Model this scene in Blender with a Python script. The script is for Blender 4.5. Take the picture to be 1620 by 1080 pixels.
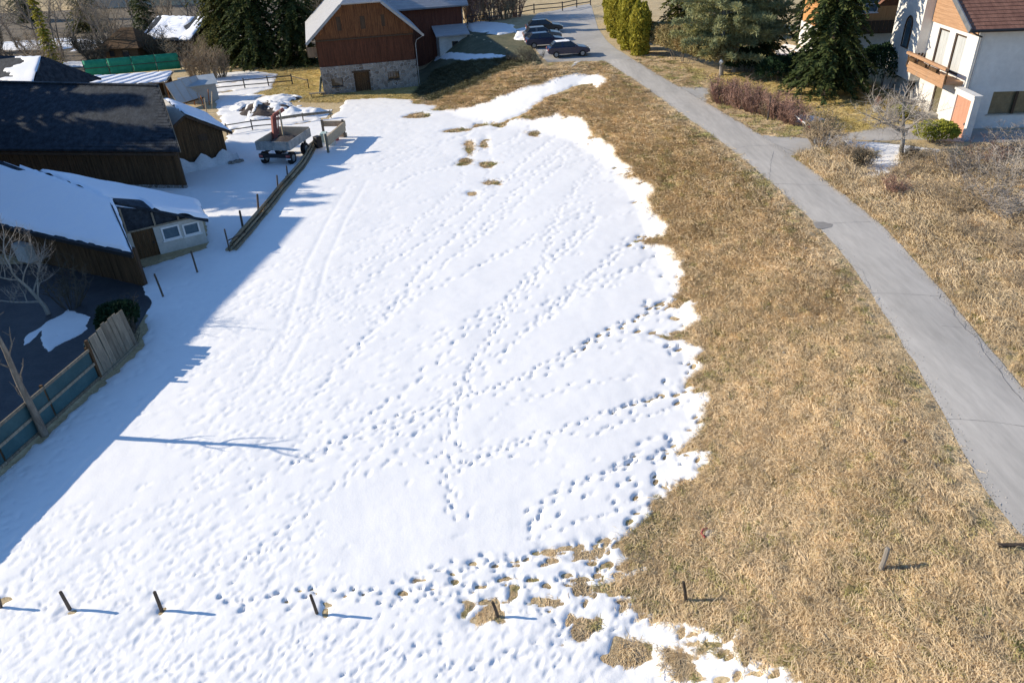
import bpy, bmesh, math, random
import numpy as np
from mathutils import Vector, Matrix
from mathutils.geometry import tessellate_polygon

for _o in list(bpy.data.objects):
    bpy.data.objects.remove(_o)
SC = bpy.context.scene
COL = SC.collection
RNG = np.random.default_rng(7)
random.seed(7)

# ------------------------------------------------------------------ camera, sky, sun, exposure
FPX, NAD, CAM_H = 1160.0, (900.0, 2450.0), 17.0        # focal length in px of a 1620 px wide frame, nadir point
_n = np.array([NAD[0] - 810, NAD[1] - 540, FPX]); _n /= np.linalg.norm(_n)
_f = np.array([0, 0, 1.0]) - _n * _n[2]; _f /= np.linalg.norm(_f)
_r = np.cross(_n, _f)
if _r[0] < 0: _r = -_r
cam_d = bpy.data.cameras.new('camera')
cam = bpy.data.objects.new('camera', cam_d); COL.objects.link(cam)
cam_d.sensor_width = 36.0; cam_d.lens = 36.0 * FPX / 1620.0
cam_d.clip_start = 0.1; cam_d.clip_end = 8000
def _w(v): return Vector((v @ _r, v @ _f, -(v @ _n)))
_cx, _cy, _cz = _w(np.array([1., 0, 0])), _w(np.array([0, -1., 0])), _w(np.array([0, 0, -1.]))
cam.matrix_world = Matrix(((_cx[0], _cy[0], _cz[0], 0), (_cx[1], _cy[1], _cz[1], 0), (_cx[2], _cy[2], _cz[2], CAM_H), (0, 0, 0, 1)))
SC.camera = cam

SUN_EL = math.radians(24.5)
SUN_AZ = (-0.985, 0.172)                                # horizontal direction towards the sun
world = bpy.data.worlds.new('World'); SC.world = world; world.use_nodes = True
_wn = world.node_tree
_bg = _wn.nodes['Background']
_sky = _wn.nodes.new('ShaderNodeTexSky'); _sky.sky_type = 'NISHITA'; _sky.sun_disc = False
_sky.sun_elevation = SUN_EL; _sky.sun_rotation = math.atan2(SUN_AZ[0], SUN_AZ[1]) % (2 * math.pi)
_sky.altitude = 1200; _sky.air_density = 1.0; _sky.dust_density = 0.0; _sky.ozone_density = 5.0
_wn.links.new(_sky.outputs[0], _bg.inputs[0]); _bg.inputs[1].default_value = 0.15
sun_d = bpy.data.lights.new('sun', 'SUN'); sun = bpy.data.objects.new('sun', sun_d); COL.objects.link(sun)
sun_d.energy = 4.9; sun_d.angle = math.radians(0.55); sun_d.color = (1.0, 0.89, 0.72)
_sd = Vector((-SUN_AZ[0] * math.cos(SUN_EL), -SUN_AZ[1] * math.cos(SUN_EL), -math.sin(SUN_EL)))
sun.rotation_euler = _sd.to_track_quat('-Z', 'Y').to_euler(); sun.location = (-60, 20, 60)
SC.view_settings.view_transform = 'Standard'; SC.view_settings.look = 'None'
SC.view_settings.exposure = 0.48; SC.view_settings.gamma = 1.0
SC.render.engine = 'CYCLES'
SC.cycles.use_denoising = True
SC.cycles.max_bounces = 5; SC.cycles.transparent_max_bounces = 8

# ------------------------------------------------------------------ helpers
def at(px, py, z=0.0):
    """the point at height z that the photograph shows at a pixel (used to survey the site)"""
    d = np.array([px - 810, py - 540, FPX]); t = (CAM_H - z) / (d @ _n)
    return np.array([t * (d @ _r), t * (d @ _f)])

def vnoise(x, y, s, seed=0):
    x = np.asarray(x, float) / s; y = np.asarray(y, float) / s
    xi = np.floor(x).astype(np.int64); yi = np.floor(y).astype(np.int64); fx = x - xi; fy = y - yi
    fx = fx * fx * (3 - 2 * fx); fy = fy * fy * (3 - 2 * fy)
    def h(a, b):
        n = (a * 374761393 + b * 668265263 + seed * 974634777) & 0xffffffff
        n = ((n ^ (n >> 13)) * 1274126177) & 0xffffffff
        return ((n ^ (n >> 16)) & 0xffff) / 32767.5 - 1.0
    a = h(xi, yi); b = h(xi + 1, yi); c = h(xi, yi + 1); d = h(xi + 1, yi + 1)
    return (a * (1 - fx) + b * fx) * (1 - fy) + (c * (1 - fx) + d * fx) * fy

def fbm(x, y, s, seed=0, o=3):
    r = 0; a = 1.0
    for k in range(o):
        r = r + a * vnoise(x, y, s, seed + k * 17); s *= 0.5; a *= 0.5
    return r / 1.75

def sdf(poly, x, y):
    """signed distance to a polygon, positive inside"""
    P = np.asarray(poly, float); x = np.asarray(x, float); y = np.asarray(y, float)
    d2 = np.full(x.shape, 1e18); ins = np.zeros(x.shape, bool)
    for i in range(len(P)):
        ax, ay = P[i]; bx, by = P[(i + 1) % len(P)]
        ex, ey = bx - ax, by - ay; L = ex * ex + ey * ey + 1e-12
        wx = x - ax; wy = y - ay
        t = np.clip((wx * ex + wy * ey) / L, 0, 1)
        dx = wx - t * ex; dy = wy - t * ey
        np.minimum(d2, dx * dx + dy * dy, out=d2)
        c = (ay > y) != (by > y)
        if ey != 0: ins ^= c & (x < ax + (y - ay) * ex / ey)
    d = np.sqrt(d2)
    return np.where(ins, d, -d)

def tag(o, label=None, cat=None, group=None, kind=None):
    if label: o['label'] = label
    if cat: o['category'] = cat
    if group: o['group'] = group
    if kind: o['kind'] = kind
    return o

def link(name, me, mat=None, parent=None, smooth=False):
    o = bpy.data.objects.new(name, me); COL.objects.link(o)
    if mat is not None and not me.materials: me.materials.append(mat)
    if smooth:
        me.polygons.foreach_set('use_smooth', np.ones(len(me.polygons), bool))
    if parent is not None: o.parent = parent
    return o

def npmesh(name, V, F):
    V = np.ascontiguousarray(V, np.float32); F = np.ascontiguousarray(F, np.int32)
    me = bpy.data.meshes.new(name); n, k = F.shape
    me.vertices.add(len(V)); me.vertices.foreach_set('co', V.ravel())
    me.loops.add(n * k); me.loops.foreach_set('vertex_index', F.ravel())
    me.polygons.add(n); me.polygons.foreach_set('loop_start', np.arange(0, n * k, k, dtype=np.int32))
    me.update(calc_edges=True)
    return me

def empty(name, loc=(0, 0, 0), rz=0.0):
    o = bpy.data.objects.new(name, None); COL.objects.link(o)
    o.location = loc; o.rotation_euler = (0, 0, rz); o.empty_display_size = 0.3
    return o

class MB:
    def __init__(s): s.v = []; s.f = []
    def add(s, vs, fs):
        b = len(s.v); s.v.extend([tuple(map(float, v)) for v in vs]); s.f.extend([tuple(b + i for i in f) for f in fs]); return s
    def obox(s, o, a, b, c):
        o, a, b, c = map(Vector, (o, a, b, c))
        vs = [o, o + a, o + a + b, o + b, o + c, o + a + c, o + a + b + c, o + b + c]
        fs = [(0, 3, 2, 1), (4, 5, 6, 7), (0, 1, 5, 4), (1, 2, 6, 5), (2, 3, 7, 6), (3, 0, 4, 7)]
        if a.cross(b).dot(c) < 0: fs = [f[::-1] for f in fs]
        return s.add(vs, fs)
    def box(s, x0, x1, y0, y1, z0, z1):
        return s.obox((x0, y0, z0), (x1 - x0, 0, 0), (0, y1 - y0, 0), (0, 0, z1 - z0))
    def cbox(s, c, size, rz=0.0, tilt=0.0):
        m = Matrix.Rotation(rz, 3, 'Z') @ Matrix.Rotation(tilt, 3, 'X')
        a, b, d = m @ Vector((size[0], 0, 0)), m @ Vector((0, size[1], 0)), m @ Vector((0, 0, size[2]))
        return s.obox(Vector(c) - (a + b + d) / 2, a, b, d)
    def beam(s, p0, p1, w, h, up=(0, 0, 1)):
        p0, p1 = Vector(p0), Vector(p1); d = p1 - p0
        sd = d.cross(Vector(up))
        if sd.length < 1e-6: sd = d.cross(Vector((0, 1, 0)))
        sd.normalize(); u = sd.cross(d).normalized()
        return s.obox(p0 - sd * w / 2 - u * h / 2, d, sd * w, u * h)
    def prism(s, pts, vec):
        pts = [Vector(p) for p in pts]; v = Vector(vec); n = len(pts)
        nv = sum(((pts[i]).cross(pts[(i + 1) % n]) for i in range(n)), Vector())
        if nv.dot(v) < 0: pts = pts[::-1]
        fs = [tuple(range(n))[::-1], tuple(range(n, 2 * n))] + [(i, (i + 1) % n, n + (i + 1) % n, n + i) for i in range(n)]
        return s.add(pts + [p + v for p in pts], fs)
    def tube(s, pts, rad, n=6, cap=True):
        pts = [Vector(p) for p in pts]
        if not hasattr(rad, '__len__'): rad = [rad] * len(pts)
        b = len(s.v); prev = None
        for i, p in enumerate(pts):
            d = (pts[min(i + 1, len(pts) - 1)] - pts[max(i - 1, 0)])
            if d.length < 1e-9: d = Vector((0, 0, 1))
            d.normalize()
            if prev is None:
                a = d.orthogonal().normalized()
            else:
                a = (prev - d * prev.dot(d))
                a = a.normalized() if a.length > 1e-6 else d.orthogonal().normalized()
            prev = a; c = d.cross(a)
            for k in range(n):
                t = 2 * math.pi * k / n
                s.v.append(tuple(p + (a * math.cos(t) + c * math.sin(t)) * rad[i]))
        for i in range(len(pts) - 1):
            for k in range(n):
                k2 = (k + 1) % n
                s.f.append((b + i * n + k, b + i * n + k2, b + (i + 1) * n + k2, b + (i + 1) * n + k))
        if cap:
            s.f.append(tuple(b + k for k in range(n))[::-1]); e = b + (len(pts) - 1) * n
            s.f.append(tuple(e + k for k in range(n)))
        return s
    def mesh(s, name):
        me = bpy.data.meshes.new(name); me.from_pydata(s.v, [], s.f); me.update(); return me
    def build(s, name, mat, parent=None, smooth=False, bevel=0.0):
        me = s.mesh(name)
        if bevel > 0:
            bm = bmesh.new(); bm.from_mesh(me)
            bmesh.ops.bevel(bm, geom=bm.edges[:], offset=bevel, segments=1, affect='EDGES', clamp_overlap=True)
            bm.to_mesh(me); bm.free()
        return link(name, me, mat, parent, smooth)

def copy_tree(o, parent=None):
    c = o.copy(); COL.objects.link(c); c.parent = parent
    for ch in list(o.children):
        copy_tree(ch, c)
    return c

# ------------------------------------------------------------------ materials
def mat(name, col, rough=0.8, var=0.0, scale=3.0, col2=None, bump=0.0, bscale=None, stretch=(1, 1, 1), detail=4.0, spec=0.3,
        metal=0.0, objvar=0.0, band=None, coords='Object', ramp=(0.35, 0.65), trans=0.0):
    """two-tone procedural surface: noise between col and col2, a finer noise on value, optional bump"""
    m = bpy.data.materials.new(name); m.use_nodes = True; nt = m.node_tree; N = nt.nodes; L = nt.links
    b = N['Principled BSDF']; b.inputs['Roughness'].default_value = rough; b.inputs['Metallic'].default_value = metal
    b.inputs['Specular IOR Level'].default_value = spec
    tc = N.new('ShaderNodeTexCoord'); mp = N.new('ShaderNodeMapping'); mp.inputs['Scale'].default_value = stretch
    if coords == 'World':
        g = N.new('ShaderNodeNewGeometry'); L.new(g.outputs['Position'], mp.inputs[0])
    else:
        L.new(tc.outputs[coords], mp.inputs[0])
    def noise(sc, det=detail):
        n = N.new('ShaderNodeTexNoise'); n.inputs['Scale'].default_value = sc; n.inputs['Detail'].default_value = det
        n.inputs['Roughness'].default_value = 0.65
        L.new(mp.outputs[0], n.inputs['Vector']); return n.outputs['Fac']
    col = (*col, 1); col2 = (*(col2 or col[:3]), 1)
    r = N.new('ShaderNodeValToRGB'); r.color_ramp.elements[0].position = ramp[0]; r.color_ramp.elements[1].position = ramp[1]
    r.color_ramp.elements[0].color = col; r.color_ramp.elements[1].color = col2
    L.new(noise(scale), r.inputs[0]); out = r.outputs[0]
    if var > 0 or objvar > 0:
        hs = N.new('ShaderNodeHueSaturation'); L.new(out, hs.inputs['Color']); val = None
        mr = N.new('ShaderNodeMapRange'); mr.inputs[1].default_value = 0.25; mr.inputs[2].default_value = 0.75
        mr.inputs[3].default_value = 1 - var; mr.inputs[4].default_value = 1 + var
        L.new(noise(scale * 6.3), mr.inputs[0]); val = mr.outputs[0]
        if objvar > 0:
            oi = N.new('ShaderNodeObjectInfo'); m2 = N.new('ShaderNodeMapRange')
            m2.inputs[3].default_value = 1 - objvar; m2.inputs[4].default_value = 1 + objvar
            L.new(oi.outputs['Random'], m2.inputs[0])
            mm = N.new('ShaderNodeMath'); mm.operation = 'MULTIPLY'; L.new(val, mm.inputs[0]); L.new(m2.outputs[0], mm.inputs[1]); val = mm.outputs[0]
        L.new(val, hs.inputs['Value']); out = hs.outputs[0]
    L.new(out, b.inputs['Base Color'])
    if bump > 0:
        bp = N.new('ShaderNodeBump'); bp.inputs['Strength'].default_value = 1.0; bp.inputs['Distance'].default_value = bump
        L.new(noise(bscale or scale * 4), bp.inputs['Height']); L.new(bp.outputs[0], b.inputs['Normal'])
    if trans > 0:
        tr = N.new('ShaderNodeBsdfTranslucent'); L.new(out, tr.inputs[0]); mx = N.new('ShaderNodeMixShader'); mx.inputs[0].default_value = trans
        L.new(b.outputs[0], mx.inputs[1]); L.new(tr.outputs[0], mx.inputs[2]); L.new(mx.outputs[0], N['Material Output'].inputs[0])
    return m

M = {}
M['snow'] = mat('snow', (0.86, 0.85, 0.82), 0.55, 0.02, 0.5, (0.885, 0.87, 0.835), bump=0.006, bscale=14, spec=0.25, coords='World')
M['roofsnow'] = mat('roof_snow', (0.84, 0.86, 0.90), 0.6, 0.02, 1.5, (0.87, 0.88, 0.90), bump=0.01, bscale=5, spec=0.2)
M['ground'] = mat('dry_turf', (0.44, 0.335, 0.185), 0.95, 0.30, 0.9, (0.56, 0.44, 0.26), bump=0.05, bscale=9, spec=0.1, coords='World', detail=6)
M['straw'] = mat('straw', (0.68, 0.535, 0.325), 0.75, 0.2, 0.16, (0.80, 0.645, 0.42), spec=0.15, coords='World', objvar=0.2, trans=0.3)
M['strawdark'] = mat('straw_olive', (0.36, 0.34, 0.13), 0.8, 0.25, 0.8, (0.52, 0.43, 0.21), spec=0.1, coords='World', objvar=0.3, trans=0.2)
M['lawn'] = mat('lawn', (0.56, 0.45, 0.17), 0.85, 0.25, 0.5, (0.70, 0.55, 0.25), spec=0.1, coords='World', objvar=0.25, trans=0.2)
M['asphalt'] = mat('pale_asphalt', (0.37, 0.345, 0.305), 0.85, 0.14, 0.55, (0.50, 0.465, 0.41), bump=0.004, bscale=60, spec=0.25, coords='World', detail=8, stretch=(1.3, 0.22, 1.0), ramp=(0.28, 0.62))
M['asphalt2'] = mat('driveway_asphalt', (0.35, 0.335, 0.31), 0.85, 0.1, 0.4, (0.44, 0.42, 0.385), bump=0.004, bscale=60, spec=0.25, coords='World', detail=8)
M['patch'] = mat('asphalt_patch', (0.24, 0.225, 0.20), 0.9, 0.1, 3, (0.29, 0.27, 0.245))
M['crack'] = mat('crack_tar', (0.15, 0.145, 0.14), 0.8, 0.2, 4, (0.25, 0.24, 0.225))
# ------------------------------------------------------------------ terrain: low field, bank, road plateau
def zr(y):
    return np.interp(y, [-50, 50, 78, 105, 200], [2.2, 2.2, 3.0, 3.6, 4.2])
def at_zr(px, py, off=0.0):
    z = 2.4
    for _ in range(8):
        p = at(px, py, z); z = float(zr(p[1])) + off
    return p
ROAD_L = [at_zr(*p) for p in [(1660, 905), (1600, 848), (1570, 806), (1545, 762), (1495, 660), (1463, 600), (1413, 520), (1378, 463), (1334, 402), (1288, 352),
                              (1253, 320), (1222, 290), (1138, 221), (1074, 178), (1024, 140), (954, 95)]]
ROAD_R = [at_zr(*p) for p in [(1790, 800), (1740, 750), (1690, 695), (1655, 655), (1620, 617), (1583, 572), (1539, 520), (1497, 469), (1446, 410), (1391, 352),
                              (1352, 322), (1312, 290), (1216, 221), (1140, 176), (1077, 140), (1002, 95)]]
ROAD_L = [ROAD_L[0] + np.array([4.5, -6.0])] + ROAD_L; ROAD_R = [ROAD_R[0] + np.array([4.5, -6.0])] + ROAD_R
def resample(P, n):
    P = np.array(P); s = np.r_[0, np.cumsum(np.linalg.norm(np.diff(P, axis=0), axis=1))]
    # light smoothing so that the survey points do not show as corners
    t = np.linspace(0, s[-1], n); Q = np.c_[np.interp(t, s, P[:, 0]), np.interp(t, s, P[:, 1])]
    for _ in range(16): Q[1:-1] = 0.25 * Q[:-2] + 0.5 * Q[1:-1] + 0.25 * Q[2:]
    return Q
RL, RR = resample(ROAD_L, 130), resample(ROAD_R, 130)
ROAD_POLY = np.r_[RL, RR[::-1]]
PARK = [at_zr(*p) for p in [(956, 97), (905, 98), (866, 99), (846, 78), (838, 56), (834, 38), (850, 22), (934, 6), (940, 25), (946, 45), (962, 68), (988, 86), (1004, 96)]]
_nl = RL[::3] + np.array([-0.55, 0.0])
PLATEAU = np.array([(16, -60)] + [tuple(p) for p in _nl[6:]] + [tuple(at(*p)) for p in [(905, 104, 3.0), (850, 104, 3.0), (815, 82, 3.1), (770, 66, 3.1), (742, 58, 3.1)]]
                   + [(-4, 112), (-14, 140), (-14, 600), (900, 600), (900, -60)])
FOOT = [at(*p) for p in [(1010, 1120), (1020, 1000), (985, 900), (1035, 780), (1085, 660), (1085, 560), (1062, 470), (1030, 390), (1000, 320), (955, 260), (905, 225), (835, 206), (740, 190), (690, 172), (655, 152)]]
LOW = np.array([(0.0, -60)] + [tuple(p) for p in FOOT] + [(-8.5, 84), (-9.5, 96), (-30, 140), (-40, 600), (-900, 600), (-900, -60)])

def t_exact(x, y):
    dT = sdf(PLATEAU, x, y); dF = sdf(LOW, x, y); zt = zr(y)
    a = np.maximum(-dF, 0); b = np.maximum(-dT, 0)
    t = np.where(dT > 0, 1.0, np.where(dF > 0, 0.0, a / (a + b + 1e-9)))
    s = 0.45 * t + 0.55 * t * t * (3 - 2 * t)
    z = zt * s
    dr = -sdf(ROAD_POLY, x, y)
    right = (dT > 0) & (x > 12) & (y < 46)
    z = z + np.where(right, np.clip((dr - 0.6) / 7.0, 0, 1) * 0.55 * np.clip((46 - y) / 8, 0, 1), 0)
    rough = np.where((dT <= 0) | (dr > 0.9), 1.0, 0.0) * np.clip((dr - 0.9), 0, 1)
    near = ((x > -70) & (x < 60) & (y < 140))
    z = z + rough * near * np.where(dF > 0.5, 0.03, 0.085) * fbm(x, y, 2.6, 5)
    return z
_gx = np.arange(-62, 52.01, 0.4); _gy = np.arange(0, 132.01, 0.4)
_GX, _GY = np.meshgrid(_gx, _gy)
_TZ = t_exact(_GX, _GY)
def T(x, y):
    x = np.asarray(x, float); y = np.asarray(y, float)
    fx = np.clip((x - _gx[0]) / 0.4, 0, len(_gx) - 1.001); fy = np.clip((y - _gy[0]) / 0.4, 0, len(_gy) - 1.001)
    i = fx.astype(int); j = fy.astype(int); u = fx - i; v = fy - j
    return (_TZ[j, i] * (1 - u) + _TZ[j, i + 1] * u) * (1 - v) + (_TZ[j + 1, i] * (1 - u) + _TZ[j + 1, i + 1] * u) * v
def Tz(x, y): return float(T(x, y))
def surf(px, py, off=0.0):
    z = 0.5
    for _ in range(14):
        p = at(px, py, z + off); z = 0.5 * z + 0.5 * Tz(p[0], p[1])
    p = at(px, py, z + off)
    return np.array([p[0], p[1], z])

def _ext(a, lo, hi):
    k = np.cumsum(np.geomspace(0.8, 400, 22)); return np.r_[(a[0] - k)[::-1], a, a[-1] + k]
_ex, _ey = _ext(_gx, 0, 0), _ext(_gy, 0, 0)
_X, _Y = np.meshgrid(_ex, _ey)
_Z = T(_X, _Y)
_Z = np.where(_Y > 175, _Z + np.clip((_Y - 175) / 400, 0, 4) * 25, _Z)   # the valley side rises behind
_far = np.hypot(np.maximum(np.abs(_X) - 135, 0), 0)
_Z = _Z + np.minimum(_far * 0.03, 60)
def grid_faces(nx, ny):
    i = np.arange(nx * ny).reshape(ny, nx)
    return np.c_[i[:-1, :-1].ravel(), i[:-1, 1:].ravel(), i[1:, 1:].ravel(), i[1:, :-1].ravel()]
_me = npmesh('ground', np.c_[_X.ravel(), _Y.ravel(), _Z.ravel()], grid_faces(len(_ex), len(_ey)))
ground = tag(link('ground', _me, M['ground'], smooth=True), 'brown dry winter turf covering the field and bank', 'ground', kind='structure')

def sheet(name, poly, mt, dz, step=1.0, label=None, cat=None):
    """a thin paved or planted sheet that follows the ground"""
    bm = bmesh.new()
    vs = [bm.verts.new((p[0], p[1], 0)) for p in poly]
    bm.faces.new(vs); bmesh.ops.triangulate(bm, faces=bm.faces[:])
    lo = np.min(poly, axis=0); hi = np.max(poly, axis=0)
    for ax in (0, 1):
        for c in np.arange(lo[ax] + step, hi[ax], step):
            co = [0, 0, 0]; co[ax] = c; no = [0, 0, 0]; no[ax] = 1
            bmesh.ops.bisect_plane(bm, geom=bm.verts[:] + bm.edges[:] + bm.faces[:], plane_co=co, plane_no=no)
    for v in bm.verts: v.co.z = Tz(v.co.x, v.co.y) + dz
    for f in bm.faces:
        if f.normal.z < 0: f.normal_flip()
    me = bpy.data.meshes.new(name); bm.to_mesh(me); bm.free()
    o = link(name, me, mt, smooth=True); tag(o, label, cat, kind='structure'); return o

# road: a strip between its two surveyed edges, with a camber and frayed tarmac edges
_V = []; _K = 9
for i in range(len(RL)):
    fray = 0.05
    a = RL[i] + np.array([fray * vnoise(RL[i][0], RL[i][1], 0.9, 3), 0]); b = RR[i] + np.array([fray * vnoise(RR[i][0], RR[i][1], 0.9, 4), 0])
    for k in range(_K):
        t = k / (_K - 1); p = a * (1 - t) + b * t
        _V.append((p[0], p[1], float(zr(p[1])) + 0.022 + 0.035 * (1 - (2 * t - 1) ** 2)))
road = link('road', npmesh('road', np.array(_V), grid_faces(_K, len(RL))), M['asphalt'], smooth=True)
tag(road, 'narrow pale grey asphalt lane curving along the top of the bank', 'road', kind='structure')
def road_z(x, y): return float(zr(y)) + 0.060
sheet('parking_area', PARK, M['asphalt2'], 0.016, 1.0, 'grey asphalt parking area beside the lane with parked cars', 'parking')
DRIVE = [at_zr(*p) for p in [(1208, 214), (1282, 219), (1330, 213), (1352, 209), (1380, 203), (1415, 198), (1452, 193), (1500, 200), (1525, 206), (1620, 205), (1680, 210), (1680, 232), (1620, 228), (1520, 224), (1440, 221), (1400, 224), (1360, 222), (1325, 226), (1276, 245), (1240, 247), (1205, 225)]]
sheet('driveway', DRIVE, M['asphalt2'], 0.012, 1.0, 'pale asphalt driveway leading from the lane to the white house', 'driveway')
SIDE = [at_zr(*p) for p in [(1068, 138), (1100, 137), (1126, 140), (1122, 152), (1117, 163), (1105, 162)]]
sheet('side_path', SIDE, M['asphalt2'], 0.012, 0.8, 'short asphalt spur off the lane beside the red hedge', 'path')

# cracks and seams in the lane, real strips just proud of the tarmac
def strip_on_road(name, pts_px, w, mt, wob=0.03, parent=None):
    P = [at_zr(*p, off=0.05) for p in pts_px]; Q = resample_raw(P, max(8, int(sum(np.linalg.norm(P[i + 1] - P[i]) for i in range(len(P) - 1)) / 0.12)))
    V = []; n = len(Q)
    for i in range(n):
        d = Q[min(i + 1, n - 1)] - Q[max(i - 1, 0)]; d = d / (np.linalg.norm(d) + 1e-9); nn = np.array([-d[1], d[0]])
        c = Q[i] + nn * wob * vnoise(Q[i][0] * 1.3, Q[i][1] * 1.3, 0.35, 9)
        ww = w * (0.7 + 0.5 * vnoise(Q[i][0], Q[i][1], 0.25, 11))
        for s in (-1, 1):
            p = c + nn * s * ww / 2; V.append((p[0], p[1], float(zr(p[1])) + 0.022 + 0.035 * road_t(p) + 0.004))
    F = [(2 * i, 2 * i + 1, 2 * i + 3, 2 * i + 2) for i in range(n - 1)]
    return link(name, npmesh(name, np.array(V), np.array(F)), mt, parent)
def resample_raw(P, n):
    P = np.array(P); s = np.r_[0, np.cumsum(np.linalg.norm(np.diff(P, axis=0), axis=1))]
    t = np.linspace(0, s[-1], n); return np.c_[np.interp(t, s, P[:, 0]), np.interp(t, s, P[:, 1])]
def road_t(p):
    i = np.argmin(np.hypot(RL[:, 0] - p[0], RL[:, 1] - p[1])); k = np.argmin(np.hypot(RR[:, 0] - p[0], RR[:, 1] - p[1]))
    a = np.linalg.norm(RL[i] - p); b = np.linalg.norm(RR[k] - p); t = a / (a + b + 1e-9); return 1 - (2 * t - 1) ** 2
for nm, pts, w in [('road_seam', [(1156, 236), (1185, 231), (1215, 230), (1232, 229)], 0.05), ('road_seam', [(1220, 290), (1265, 292), (1318, 294)], 0.045),
                   ('road_seam', [(1300, 354), (1345, 352), (1392, 350)], 0.045), ('road_seam', [(1377, 463), (1430, 465), (1495, 469)], 0.035),
                   ('road_seam', [(1497, 661), (1560, 666), (1640, 677)], 0.035), ('road_seam', [(1058, 164), (1095, 163)], 0.05), ('road_seam', [(1030, 145), (1072, 145)], 0.05),
                   ('road_crack', [(1230, 229), (1250, 238), (1272, 249)], 0.07), ('road_crack', [(1223, 240), (1219, 262), (1216, 288)], 0.035),
                   ('road_crack', [(1490, 464), (1486, 472), (1503, 483), (1512, 500), (1521, 512), (1527, 520), (1545, 532), (1556, 555), (1578, 580), (1590, 600), (1607, 622), (1625, 640)], 0.05),
                   ('road_crack', [(1490, 516), (1522, 518)], 0.03), ('road_crack', [(1503, 483), (1515, 484)], 0.03), ('road_crack', [(1527, 520), (1528, 508)], 0.03),
                   ('road_crack', [(1540, 532), (1552, 527)], 0.03), ('road_crack', [(1580, 584), (1586, 578)], 0.03), ('road_crack', [(1365, 425), (1376, 455)], 0.02)]:
    strip_on_road(nm, pts, w * 0.65, M['crack'], 0.05 if 'crack' in nm else 0.02, road)
_pp = [at_zr(*p, off=0.05) for p in [(1286, 353), (1291, 351), (1303, 351), (1318, 355), (1316, 359), (1300, 362), (1292, 361)]]
_mb = MB(); _mb.prism([(p[0], p[1], float(zr(p[1])) + 0.03) for p in _pp], (0, 0, 0.022)); _mb.build('tarmac_patch', M['patch'], road)

# ------------------------------------------------------------------ snow
def wpoly(pts): return np.array([surf(*p)[:2] for p in pts])
SNOW_PX = [(1330, 1130), (1290, 1090), (1268, 1067), (1240, 1056), (1212, 1048), (1190, 1040), (1172, 1030), (1180, 1012), (1202, 984), (1178, 989), (1160, 1006), (1140, 1003), (1139, 985), (1103, 987),
           (1077, 971), (1052, 946), (1036, 937), (1000, 934), (950, 931), (962, 920), (1000, 917), (1027, 905), (1021, 893), (998, 906), (985, 900), (1007, 884), (985, 862), (1000, 846), (1014, 830), (1037, 804),
           (1031, 796), (1060, 781), (1086, 768), (1110, 746), (1126, 728), (1128, 712), (1104, 713), (1072, 720), (1083, 704), (1108, 690), (1121, 672), (1125, 650), (1122, 620), (1113, 606), (1084, 613), (1099, 600), (1111, 585), (1107, 560),
           (1117, 548), (1096, 540), (1056, 530), (1085, 522), (1111, 508), (1106, 488), (1097, 468), (1070, 480), (1050, 491), (1085, 456), (1082, 440), (1091, 425), (1079, 402), (1063, 388), (1035, 384), (1003, 382), (1040, 377), (1061, 372),
           (1057, 350), (1046, 335), (1030, 325), (1034, 300), (1023, 287), (1005, 278), (1001, 262), (985, 252), (976, 232), (961, 222), (945, 215), (936, 205), (931, 190), (915, 182), (895, 181), (880, 172), (862, 179), (845, 185), (820, 188),
           (800, 193), (788, 203), (770, 196), (755, 196), (741, 206), (735, 208), (748, 203), (788, 196), (818, 185), (845, 171), (864, 155), (892, 143), (914, 134), (938, 132), (946, 140), (969, 128), (948, 117), (915, 116), (880, 121),
           (845, 134), (800, 148), (770, 160), (735, 168), (697, 175), (690, 165), (660, 164), (652, 158), (600, 155), (547, 158), (538, 175), (521, 188), (480, 196), (440, 196), (370, 204), (345, 235), (300, 262), (240, 285), (0, 290), (-60, 300),
           (-60, 330), (160, 340), (322, 345), (330, 392), (222, 424), (238, 470), (230, 548), (160, 608), (75, 690), (0, 752), (-60, 812), (-190, 960), (-190, 1130)]
SNOW = wpoly(SNOW_PX)
HOLES = [(660, 184, 1.0, 0.8), (742, 232, 0.35, 1.5), (735, 256, 0.4, 0.8), (772, 262, 0.5, 0.55), (768, 228, 0.22, 1.2), (779, 290, 0.4, 0.25), (748, 306, 0.3, 0.3), (845, 212, 0.35, 0.8), (868, 176, 0.9, 0.8), (722, 207, 1.2, 0.6), (700, 172, 0.9, 0.5),
         (780, 971, 0.42, 0.26), (925, 996, 0.50, 0.30), (1000, 1033, 0.42, 0.36), (1085, 1040, 0.24, 0.14), (1045, 955, 0.36, 0.18), (1020, 952, 0.28, 0.2), (858, 955, 0.25, 0.15), (812, 943, 0.14, 0.14), (732, 958, 0.16, 0.16), (960, 856, 0.17, 0.2),
         (936, 873, 0.2, 0.12), (905, 867, 0.16, 0.12), (865, 875, 0.25, 0.14), (885, 870, 0.2, 0.12), (505, 972, 0.17, 0.15), (258, 966, 0.13, 0.1), (5, 955, 0.2, 0.15), (113, 965, 0.1, 0.08), (1100, 1062, 0.16, 0.09), (1186, 1066, 0.12, 0.07), (1130, 1022, 0.18, 0.1),
         (925, 880, 0.35, 0.12), (1085, 950, 0.25, 0.2), (985, 922, 0.6, 0.14), (930, 925, 0.28, 0.12), (1070, 985, 0.16, 0.09), (895, 975, 0.18, 0.1), (1058, 530, 0.5, 0.12), (1072, 505, 0.25, 0.16)]
_u = np.arange(-1.03, 0.66, 0.00225); _yy = 3.0 * np.exp(np.arange(0, np.log(104 / 3.0), 0.0031)); _yy = _yy[(_yy > 12.0)] - 5.0
NU, NY = len(_u), len(_yy)
SY = np.repeat(_yy[:, None], NU, 1); SX = _u[None, :] * (SY + 5.0)
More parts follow.
